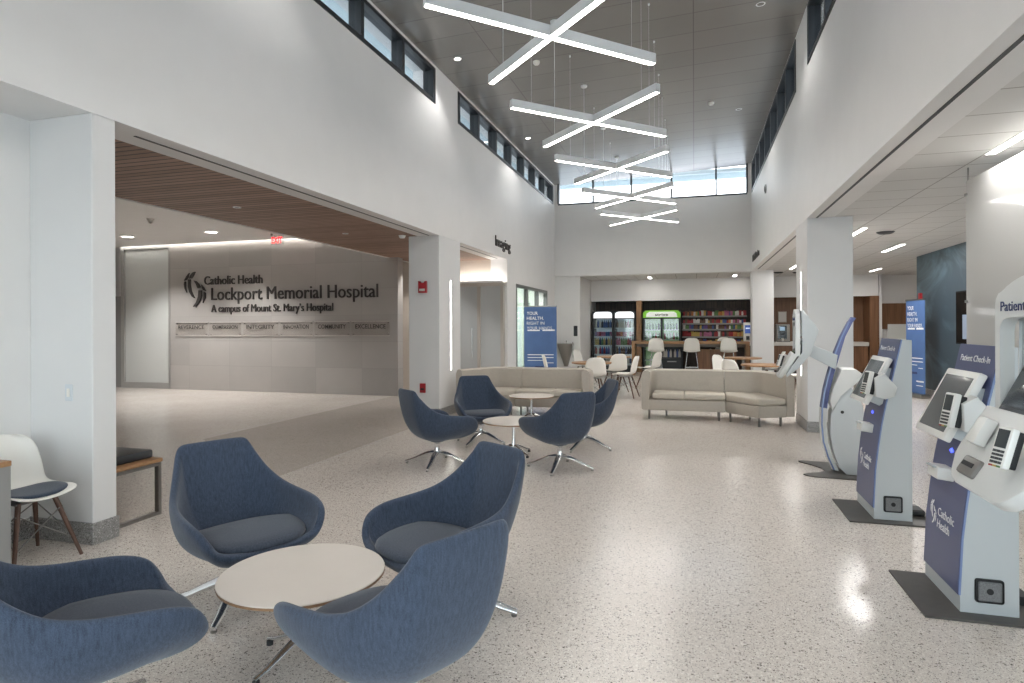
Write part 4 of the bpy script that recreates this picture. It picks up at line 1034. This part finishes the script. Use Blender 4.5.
# white glass panel partition
t = thing('glass_panel', 'tall glossy white glass panel behind the check-in kiosks', 'partition', (2.57, 4.9, 0))
bm = bm_new(); box(bm, 0, .02, -2.9, 2.2, .03, 2.95); obj('glass_sheet', bm, WHITEGLASS, t)
bm = bm_new(); tube(bm, [(.01, 2.18, 0), (.01, 2.18, ZH)], .008, 8); obj('post', bm, STEEL, t)
bm = bm_new(); tube(bm, [(.01, -2.88, 0), (.01, -2.88, ZH)], .008, 8); obj('post', bm, STEEL, t)
for z in (.5, 1.77, 2.82):
    bm = bm_new(); box(bm, -.01, .03, 2.165, 2.215, z-.012, z+.012); obj('clamp', bm, STEEL, t)

# ------------------------------------------------------------------ check-in kiosks
def emblem_and_name(par, org, rt, upv, s):
    emblem('emblem', WHITEINK, par, org, rt, upv, .115*s, .085*s, .0015)
    o = Vector(org); r = Vector(rt).normalized(); u = Vector(upv).normalized()
    text('lettering', 'Catholic', WHITEINK, par, o+r*.10*s+u*.055*s, rt, upv, .042*s, None, .0015)
    text('lettering', 'Health', WHITEINK, par, o+r*.10*s-u*.002*s, rt, upv, .042*s, None, .0015)
def card_terminal(par, c, rt, upv, s=1.0):
    """payment terminal: white case, black back, grey display, coloured keys; rt/up give its face"""
    r, u = Vector(rt).normalized(), Vector(upv).normalized(); n = r.cross(u); c = Vector(c)
    bm = bm_new(); obox(bm, c, r, u, n, .042*s, .092*s, .018*s, .008*s); b = obj('card_terminal', bm, KWHITE, par, True)
    bm = bm_new(); obox(bm, c-n*.033*s, r, u, n, .040*s, .085*s, .016*s, .006*s); obj('terminal_back', bm, RUBBER, b, True)
    bm = bm_new(); obox(bm, c+n*.0185*s+u*.038*s, r, u, n, .030*s, .042*s, .001); obj('terminal_display', bm, SCREEN, b)
    for row in range(4):
        bm = bm_new()
        for k in range(3): obox(bm, c+n*.019*s+u*(-.02-row*.017)*s+r*(k-1)*.021*s, r, u, n, .0085*s, .0055*s, .0015)
        m = DKGREY if row < 3 else None
        obj('keys', bm, DKGREY, b)
    for q, cc in enumerate(('red', 'yellow', 'green')):
        bm = bm_new(); obox(bm, c+n*.0195*s+u*(-.088)*s+r*(q-1)*.021*s, r, u, n, .0085*s, .004*s, .0016); obj('colour_key', bm, PM[cc], b)
    return b
def make_kiosk():
    t = thing('check_in_kiosk', 'x', 'kiosk', (0, 0, 0), 0, 'blue check-in kiosks')
    O = 1.40   # world x of the local origin while drawing
    W = .26
    bm = bm_new(); prism(bm, [(-.22, -.36), (-.22, .28), (.42, .28), (.42, -.36)], 2, 0, .012); obj('floor_plate', bm, PLATE, t)
    front = [(-.03, .012), (-.03, .10), (-.025, .2), (-.015, .4), (.005, .58), (.03, .76), (.06, .92), (.095, 1.08), (.13, 1.24), (.17, 1.43)]
    bm = bm_new(); prism(bm, [(x+.004, z) for x, z in front] + [(.24, 1.425), (.24, .012)], 1, -W, W); obj('body', bm, KGREY, t)
    def slab(f, th, y0, y1, nm, m, par):
        bm = bm_new(); poly = [(x-th, z) for x, z in f] + [(x+.006, z) for x, z in f[::-1]]
        prism(bm, poly, 1, y0, y1); return obj(nm, bm, m, par)
    slab(front[1:], .003, -W-.003, W+.003, 'edge_trim', KEDGE, t)
    fp = slab(front[1:], .006, -W+.006, W-.004, 'front_panel', KBLUE, t)
    # side service vent
    v = bm_new(); box(v, .04, .17, -W-.012, -W, .075, .20, .012); vt = obj('fan_grille', v, RUBBER, t, True)
    v = bm_new(); box(v, .052, .158, -W-.015, -W-.012, .087, .188, .006); obj('fan_mesh', v, mat('fan_mesh', '#77787a', .6, noise=.3, scale=300), vt)
    v = bm_new(); tube(v, [(.105, -W-.015, .138), (.105, -W-.018, .138)], .016, 14); obj('fan_hub', v, RUBBER, vt)
    # monitor on a slope
    sl = Vector((.175, 0, .36)).normalized(); c = Vector((.005, .0, 1.10)); rt = Vector((0, -1, 0)); n = rt.cross(sl)
    bm = bm_new(); obox(bm, c - n*.012, rt, sl, n, .222, .205, .022, .01); mo = obj('monitor', bm, KWHITE, t, True)
    bm = bm_new(); obox(bm, c + n*.0105, rt, sl, n, .187, .165, .001); obj('screen', bm, SCREEN, mo)
    bm = bm_new(); prism(bm, [(.0, 1.0), (-.05, .94), (.03, .9), (.11, .96), (.13, 1.2), (.05, 1.2)], 1, -.2, .2); obj('monitor_mount', bm, KGREY, mo)
    # terminal and its bracket at the near side
    bk = bm_new(); prism(bk, [(-.03, .985), (-.035, 1.13), (.03, 1.17), (.12, 1.06), (.1, .99), (.04, .965)], 1, -.34, -.24, .008); br = obj('terminal_bracket', bk, KLIGHT, t, True)
    card_terminal(br, (-.075, -.28, 1.09), (.25, -1, 0), (.22, .05, 1), 1.0)
    # card slot box, blue lamp, lettering
    bm = bm_new(); obox(bm, (-.02, .0, .70), (0, 1, 0), (.14, 0, 1), (-1, 0, .14), .075, .035, .05, .008); rb = obj('receipt_box', bm, KWHITE, t, True)
    bm = bm_new(); obox(bm, (-.065, .0, .735), (0, 1, 0), (.14, 0, 1), (-1, 0, .14), .05, .004, .02); obj('receipt_slot', bm, KGREY, rb)
    bm = bm_new(); prism(bm, [(-.03, 0), (0, .018), (.03, 0), (0, -.012)], 2, 0, .002); o = obj('blue_lamp', bm, BLUEL, fp); o.matrix_basis = basis(o, (0, -1, 0), (.18, 0, 1), (.0345, .02, .82))
    text('header_lettering', 'Patient Check-In', WHITEINK, fp, (.1435, .20, 1.335), (0, -1, 0), (.04, 0, .19), .038, .38, .0015, 'LEFT', .006)
    emblem_and_name(fp, (-.0275, .18, .37), (0, -1, 0), (.03, 0, .4), 1.2)
    bm = bm_new(); box(bm, .25, .38, -.1, .05, .012, .06, .01, 1); obj('power_block', bm, RUBBER, t)
    return t
kk = make_kiosk(); kk.location = (1.385, 4.11, 0); kk['label'] = 'blue check-in kiosk with hospital emblem, nearer of the two flat fronted ones'
dup(kk, (1.385, 5.76, 0), 0, 'blue check-in kiosk with hospital emblem, farther of the two flat fronted ones')

def make_arm_kiosk():
    t = thing('arm_kiosk', 'x', 'kiosk', (0, 0, 0), 0, 'arm mounted check-in kiosks')
    O = 1.40
    q = lambda P: [((x-O)*.985, z) for x, z in P]
    # base plate with a scooped front
    pl = [(-.30, .40), (-.24, .41), (.3, .41), (.3, -.36), (-.2, -.36), (-.27, -.33), (-.3, -.28), (-.26, -.22), (-.15, -.15), (-.08, -.05), (-.1, .08), (-.17, .2), (-.26, .3), (-.31, .36)]
    bm = bm_new(); prism(bm, pl, 2, 0, .012); obj('floor_plate', bm, PLATE, t)
    # leaf body
    leaf = q([(1.51, .0), (1.44, .08), (1.39, .22), (1.36, .42), (1.37, .62), (1.42, .78), (1.52, .93), (1.60, .86), (1.66, .72), (1.69, .52), (1.69, .3), (1.66, .0)])
    leaf = [(x, max(z, .012)) for x, z in leaf]
    bm = bm_new(); prism(bm, leaf, 1, -.17, .17, .006); lf = obj('body', bm, KGREY, t, True)
    bm = bm_new(); tube(bm, [((1.47-O), -.17, .65), ((1.47-O), -.176, .65)], .016, 14); obj('lock', bm, RUBBER, lf)
    # shoulder shell over the body
    sh = q([(1.355, .76), (1.40, .92), (1.46, 1.09), (1.60, 1.09), (1.675, 1.03), (1.66, .985), (1.56, .93), (1.45, .82), (1.385, .66)])
    bm = bm_new(); prism(bm, sh, 1, -.19, .19, .008); obj('shoulder_cover', bm, KLIGHT, t, True)
    # blue fin: tapering blade
    spine = [(1.40, .03, .07), (1.345, .16, .08), (1.30, .32, .085), (1.285, .50, .085), (1.29, .68, .085), (1.315, .86, .08), (1.36, 1.05, .075), (1.415, 1.25, .065), (1.48, 1.43, .05), (1.55, 1.58, .03), (1.585, 1.625, .015)]
    bm = bm_new(); rows = []
    for i, (x, z, hw) in enumerate(spine):
        th = .05 if i < 8 else .035
        x -= O
        rows.append([Vector((x, -hw, z)), Vector((x-.012, -hw*.5, z)), Vector((x-.016, 0, z)), Vector((x-.012, hw*.5, z)), Vector((x, hw, z)), Vector((x+th, hw*.9, z-.01)), Vector((x+th, -hw*.9, z-.01))])
    fb = rows; bm.free(); bm = bm_new(); V = grid(bm, fb[4:], True); bm.faces.new(V[0][::-1]); bm.faces.new(V[-1]); fin = obj('fin', bm, mat('fin_blue', '#626b98', .35), t, True, 35); fin['label'] = 'navy blue curved fin'
    bm = bm_new(); V = grid(bm, fb[:5], True); bm.faces.new(V[0][::-1]); bm.faces.new(V[-1]); obj('front_cover', bm, KLIGHT, t, True, 35)
    bm = bm_new(); rows = []
    for i, (x, z, hw) in enumerate(spine[:-1]):
        x -= O; rows.append([Vector((x-.002, -hw-.002, z)), Vector((x+.012, -hw-.004, z)), Vector((x+.012, -hw+.004, z)), Vector((x-.004, -hw+.012, z))])
    V = grid(bm, rows, True); bm.faces.new(V[0][::-1]); bm.faces.new(V[-1]); obj('fin_edge', bm, KEDGE, fin)
    # arm
    a = q([(1.21, 1.33), (1.44, 1.23), (1.42, 1.08), (1.14, 1.23)])
    bm = bm_new(); prism(bm, a, 1, -.1, .1, .008); obj('arm', bm, KGREY, t, True)
    # head housing
    HW = .27
    hd = q([(1.07, 1.70), (1.10, 1.56), (1.10, 1.26), (.99, 1.13), (.93, 1.02), (.945, 1.0), (1.06, 1.10), (1.17, 1.24), (1.25, 1.49), (1.22, 1.54), (1.10, 1.70)])
    bm = bm_new(); prism(bm, hd, 1, -HW+.02, HW-.02, .01); h = obj('head_housing', bm, KGREY, t, True); h['label'] = 'light grey head with screen and card terminal'
    # front frame with a window
    fx0, fx1 = 1.03-O, 1.075-O
    def arch(w, z0, zc, zt, n):
        pts = [(-w, z0), (w, z0)]
        rr = .05
        pts += [(w-rr+rr*math.cos(a), zc-rr+rr*math.sin(a)) for a in (0, PI/6, PI/3)]
        for i in range(n+1):
            u = 1-2*i/n; pts.append((u*(w-rr*1.0), zc+(zt-zc)*(1-u*u)))
        pts += [(-w+rr-rr*math.cos(a), zc-rr+rr*math.sin(a)) for a in (PI/3, PI/6, 0)]
        return pts
    outer = arch(HW, 1.22, 1.665, 1.715, 10); inner = arch(HW-.035, 1.245, 1.57, 1.575, 10)
    bm = bm_new(); ring_prism(bm, outer, inner, 0, fx0, fx1); ff = obj('head_frame', bm, KLIGHT, h, True, 35)
    text('header_lettering', 'Patient Check-In', NAVYINK, ff, (fx0-.0005, HW-.045, 1.595), (0, -1, 0), (0, 0, 1), .036, .42, .0015, 'LEFT', .006)
    # tilted monitor in the recess
    bm = bm_new(); obox(bm, (1.10-O, 0, 1.395), (0, 1, 0), (.08, 0, .16), (-.16, 0, .08), HW-.06, .18, .01); obj('screen', bm, SCREENB, h)
    # tray
    sl = Vector((.135, 0, .225)).normalized(); rt = Vector((0, -1, 0)); nn = rt.cross(sl); c0 = Vector(((.925-O)*.985, 0, 1.125))
    hw_ = HW+.005
    tp = [(-hw_, .15), (-hw_, -.02), (-hw_+.012, -.06), (-.215, -.115), (-.185, -.138), (-.14, -.15), (.14, -.15), (.185, -.138), (.215, -.115), (hw_-.012, -.06), (hw_, -.02), (hw_, .15)]
    bm = bm_new(); prism(bm, tp, 2, -.05, .006, .012)
    bmesh.ops.transform(bm, matrix=Matrix(((rt.x, sl.x, nn.x, c0.x), (rt.y, sl.y, nn.y, c0.y), (rt.z, sl.z, nn.z, c0.z), (0, 0, 0, 1))), verts=bm.verts[:])
    ty = obj('tray', bm, KLIGHT, h, True)
    bm = bm_new(); obox(bm, c0+Vector((0, .12, 0))+nn*.03+sl*.045, rt, Vector((.5, 0, 1)), Vector((-1, 0, .5)), .035, .05, .02, .008); obj('scanner_flap', bm, KWHITE, ty, True)
    bm = bm_new(); obox(bm, c0+Vector((0, .085, 0))+nn*.006-sl*.08, rt, sl, nn, .062, .034, .014, .01); ps = obj('receipt_slot', bm, mat('slot_grey', '#77736f', .4), ty, True)
    bm = bm_new(); obox(bm, c0+Vector((0, .085, 0))+nn*.020-sl*.075, rt, sl, nn, .04, .008, .003); obj('slot_mouth', bm, RUBBER, ps)
    card_terminal(ty, c0+Vector((-.03, -.165, 0))+nn*.045+sl*.03, (.35, -1, 0), (.3, .1, 1), .68)
    return t
ak = make_arm_kiosk(); ak.location = (1.40, 7.22, 0); ak.rotation_euler = (0, 0, -.09); ak['label'] = 'kiosk in side view with curved navy fin, in front of the right pillar'
dup(ak, (1.42, 2.385, 0), 0, 'nearest kiosk head cut off by the right edge, with dark Patient lettering')

# ------------------------------------------------------------------ signs
t = thing('hospital_sign', 'dark raised hospital name lettering with leaf emblem on the concrete wall', 'sign', (-12.15, 12.45, 0))
emblem('emblem', LETTER, t, (0, -.001, 2.05), (1, 0, 0), (0, 0, 1), .87, .70, .03)
def sl_(s, u0, u1, v, cap):
    a = atY(u0, v, 12.45); b = atY(u1, v, 12.45); text('lettering', s, LETTER, t, (a[0]+12.15, -.001, a[2]), (1, 0, 0), (0, 0, 1), cap, b[0]-a[0], .03, 'LEFT', .0)
sl_('Catholic Health', 205, 263, 283.6, .22)
sl_('Lockport Memorial Hospital', 212, 378.5, 299, .32)
sl_('A campus of Mount St. Mary\u2019s Hospital', 212, 333.5, 311, .19)
VAL = ['REVERENCE', 'COMPASSION', 'INTEGRITY', 'INNOVATION', 'COMMUNITY', 'EXCELLENCE']
PX = [175.5, 209.5, 243, 280, 314.5, 351.5, 391.5]
ACR = glass('acrylic_plate', '#fdfcfb', .02)
for i, s in enumerate(VAL):
    a = atY(PX[i]+.6, 323, 12.45); b = atY(PX[i+1]-1.2, 323, 12.45)
    t = thing('value_plaque', 'clear wall plaque reading %s under the hospital lettering' % s, 'plaque', ((a[0]+b[0])/2, 12.45, 1.5), 0, 'clear value plaques on the concrete wall')
    hw = (b[0]-a[0])/2
    bm = bm_new(); box(bm, -hw, hw, -.03, -.022, -.16, .16); p = obj('plate', bm, ACR, t)
    text('lettering', s, LETTER, t, (-hw+.1, -.031, .0), (1, 0, 0), (0, 0, 1), .1, min(2*hw-.2, .125*len(s)), .002, 'LEFT', .004)
    bm = bm_new(); box(bm, -hw, hw, -.03, -.02, .155, .17); box(bm, -hw, hw, -.03, -.02, -.17, -.155); obj('plate_edge', bm, mat('plate_edge', '#c9c4bf', .3), t)
    bm = bm_new()
    for sx in (-1, 1):
        for z in (-.13, .13): tube(bm, [(sx*(hw-.04), -.034, z), (sx*(hw-.04), 0, z)], .01, 8)
    obj('standoff', bm, STEEL, t)
t = thing('imaging_sign', 'dark raised Imaging lettering on the left wall', 'sign', (XL, 12.7, 3.28))
text('lettering', 'Imaging', LETTER, t, (.001, 0, 0), (0, 1, 0), (0, 0, 1), .24, 1.13, .02)
t = thing('wall_lettering', 'dark raised lettering high on the right wall at its far end', 'sign', (XR, 18.2, 3.28))
text('lettering', 'Rehabilitation', LETTER, t, (-.001, 0, 0), (0, -1, 0), (0, 0, 1), .19, 1.75, .02)
# exit sign
t = thing('exit_sign', 'red lettered exit sign hanging from the corridor ceiling', 'exit sign', (-8.78, 11.6, 3.455))
bm = bm_new(); box(bm, -.16, .16, -.012, .012, -.1, .1); obj('sign_plate', bm, CLEAR, t)
text('lettering', 'EXIT', mat('exit_red', '#d8323a', .4, emit='#ff1a20', es=.9), t, (0, -.014, -.07), (1, 0, 0), (0, 0, 1), .14, .27, .004, 'CENTER', .02)
bm = bm_new(); box(bm, -.16, -.13, -.02, .02, .1, .146); obj('mount', bm, STEEL, t)

# ------------------------------------------------------------------ wall fittings
t = thing('fire_alarm', 'red fire alarm strobe high on the white pillar', 'fire alarm', (-4.4, 9.64, 2.21))
bm = bm_new(); prism(bm, [(-.075, -.1), (.075, -.1), (.075, .1), (.045, .1), (.03, .065), (-.03, .065), (-.045, .1), (-.075, .1)], 1, -.05, 0, .005); obj('housing', bm, REDP, t, True, 30)
bm = bm_new(); box(bm, -.05, .05, -.062, -.05, -.07, -.03, .004, 1); obj('strobe_lens', bm, WHITEP, t, True)
t = thing('pull_station', 'small red pull station low on the pillar behind the blue chair', 'fire alarm', (-4.41, 9.64, .5))
bm = bm_new(); box(bm, -.05, .05, -.035, 0, -.08, .08, .006, 1); obj('housing', bm, REDP, t, True)
bm = bm_new(); box(bm, -.03, .03, -.045, -.035, -.03, .0); obj('pull_handle', bm, RUBBER, t)
t = thing('light_switch', 'white light switch on the near left pillar', 'switch', (-4.33, 3.385, 1.08))
bm = bm_new(); box(bm, -.036, .036, -.006, 0, -.06, .06, .003, 1); obj('cover_plate', bm, mat('switch_plate', '#d3d8dc', .4), t)
bm = bm_new(); box(bm, -.014, .014, -.011, -.006, -.03, .03, .002, 1); obj('rocker', bm, WHITEP, t)
t = thing('wall_sensor', 'small round grey sensor high on the right wall', 'sensor', (XR, 14.95, 4.6))
bm = bm_new(); tube(bm, [(-.03, 0, 0), (0, 0, 0)], .1, 20); obj('housing', bm, mat('sensor_grey', '#9a9a98', .5), t, True)
bm = bm_new(); tube(bm, [(-.04, 0, 0), (-.028, 0, 0)], .06, 16); obj('cover', bm, DKGREY, t, True)
t = thing('hand_sanitizer', 'small white dispenser on the beige wall left of the pillar', 'dispenser', (-6.35, 13.62, 1.0))
bm = bm_new(); box(bm, -.07, .07, -.1, 0, -.02, .22, .015, 2); obj('housing', bm, WHITEP, t, True)
bm = bm_new(); box(bm, -.05, .05, -.09, -.01, -.08, -.02, .01, 1); obj('drip_cup', bm, DKGREY, t, True)

# bench behind the near pillar
t = thing('bench', 'wood bench with black cushion and steel frame behind the near pillar', 'bench', (-4.85, 3.91, 0))
bm = bm_new(); box(bm, -.8, .595, -.32, .22, .432, .462, .003, 1); obj('seat_board', bm, WOODO, t)
bm = bm_new(); box(bm, -.8, .52, -.30, .2, .463, .535, .02, 2); obj('cushion', bm, mat('black_vinyl', '#303337', .4), t, True)
for x in (-.72, .58):
    bm = bm_new()
    box(bm, x-.02, x+.02, -.31, -.28, 0, .43); box(bm, x-.02, x+.02, .17, .20, 0, .43); box(bm, x-.02, x+.02, -.28, .17, 0, .025); box(bm, x-.02, x+.02, -.28, .17, .405, .43)
    obj('leg_frame', bm, STEEL, t)
# desk at the left edge
t = thing('side_desk', 'grey cabinet with wood top at the left edge, in front of the shell chair', 'desk', (-4.165, 2.55, 0))
bm = bm_new(); box(bm, -.44, .32, -.5, .1, 0, .74); obj('cabinet', bm, mat('desk_grey', '#8e8c8a', .5), t)
bm = bm_new(); box(bm, -.45, .324, -.51, .104, .74, .772, .003, 1); obj('desktop', bm, WOODO, t)
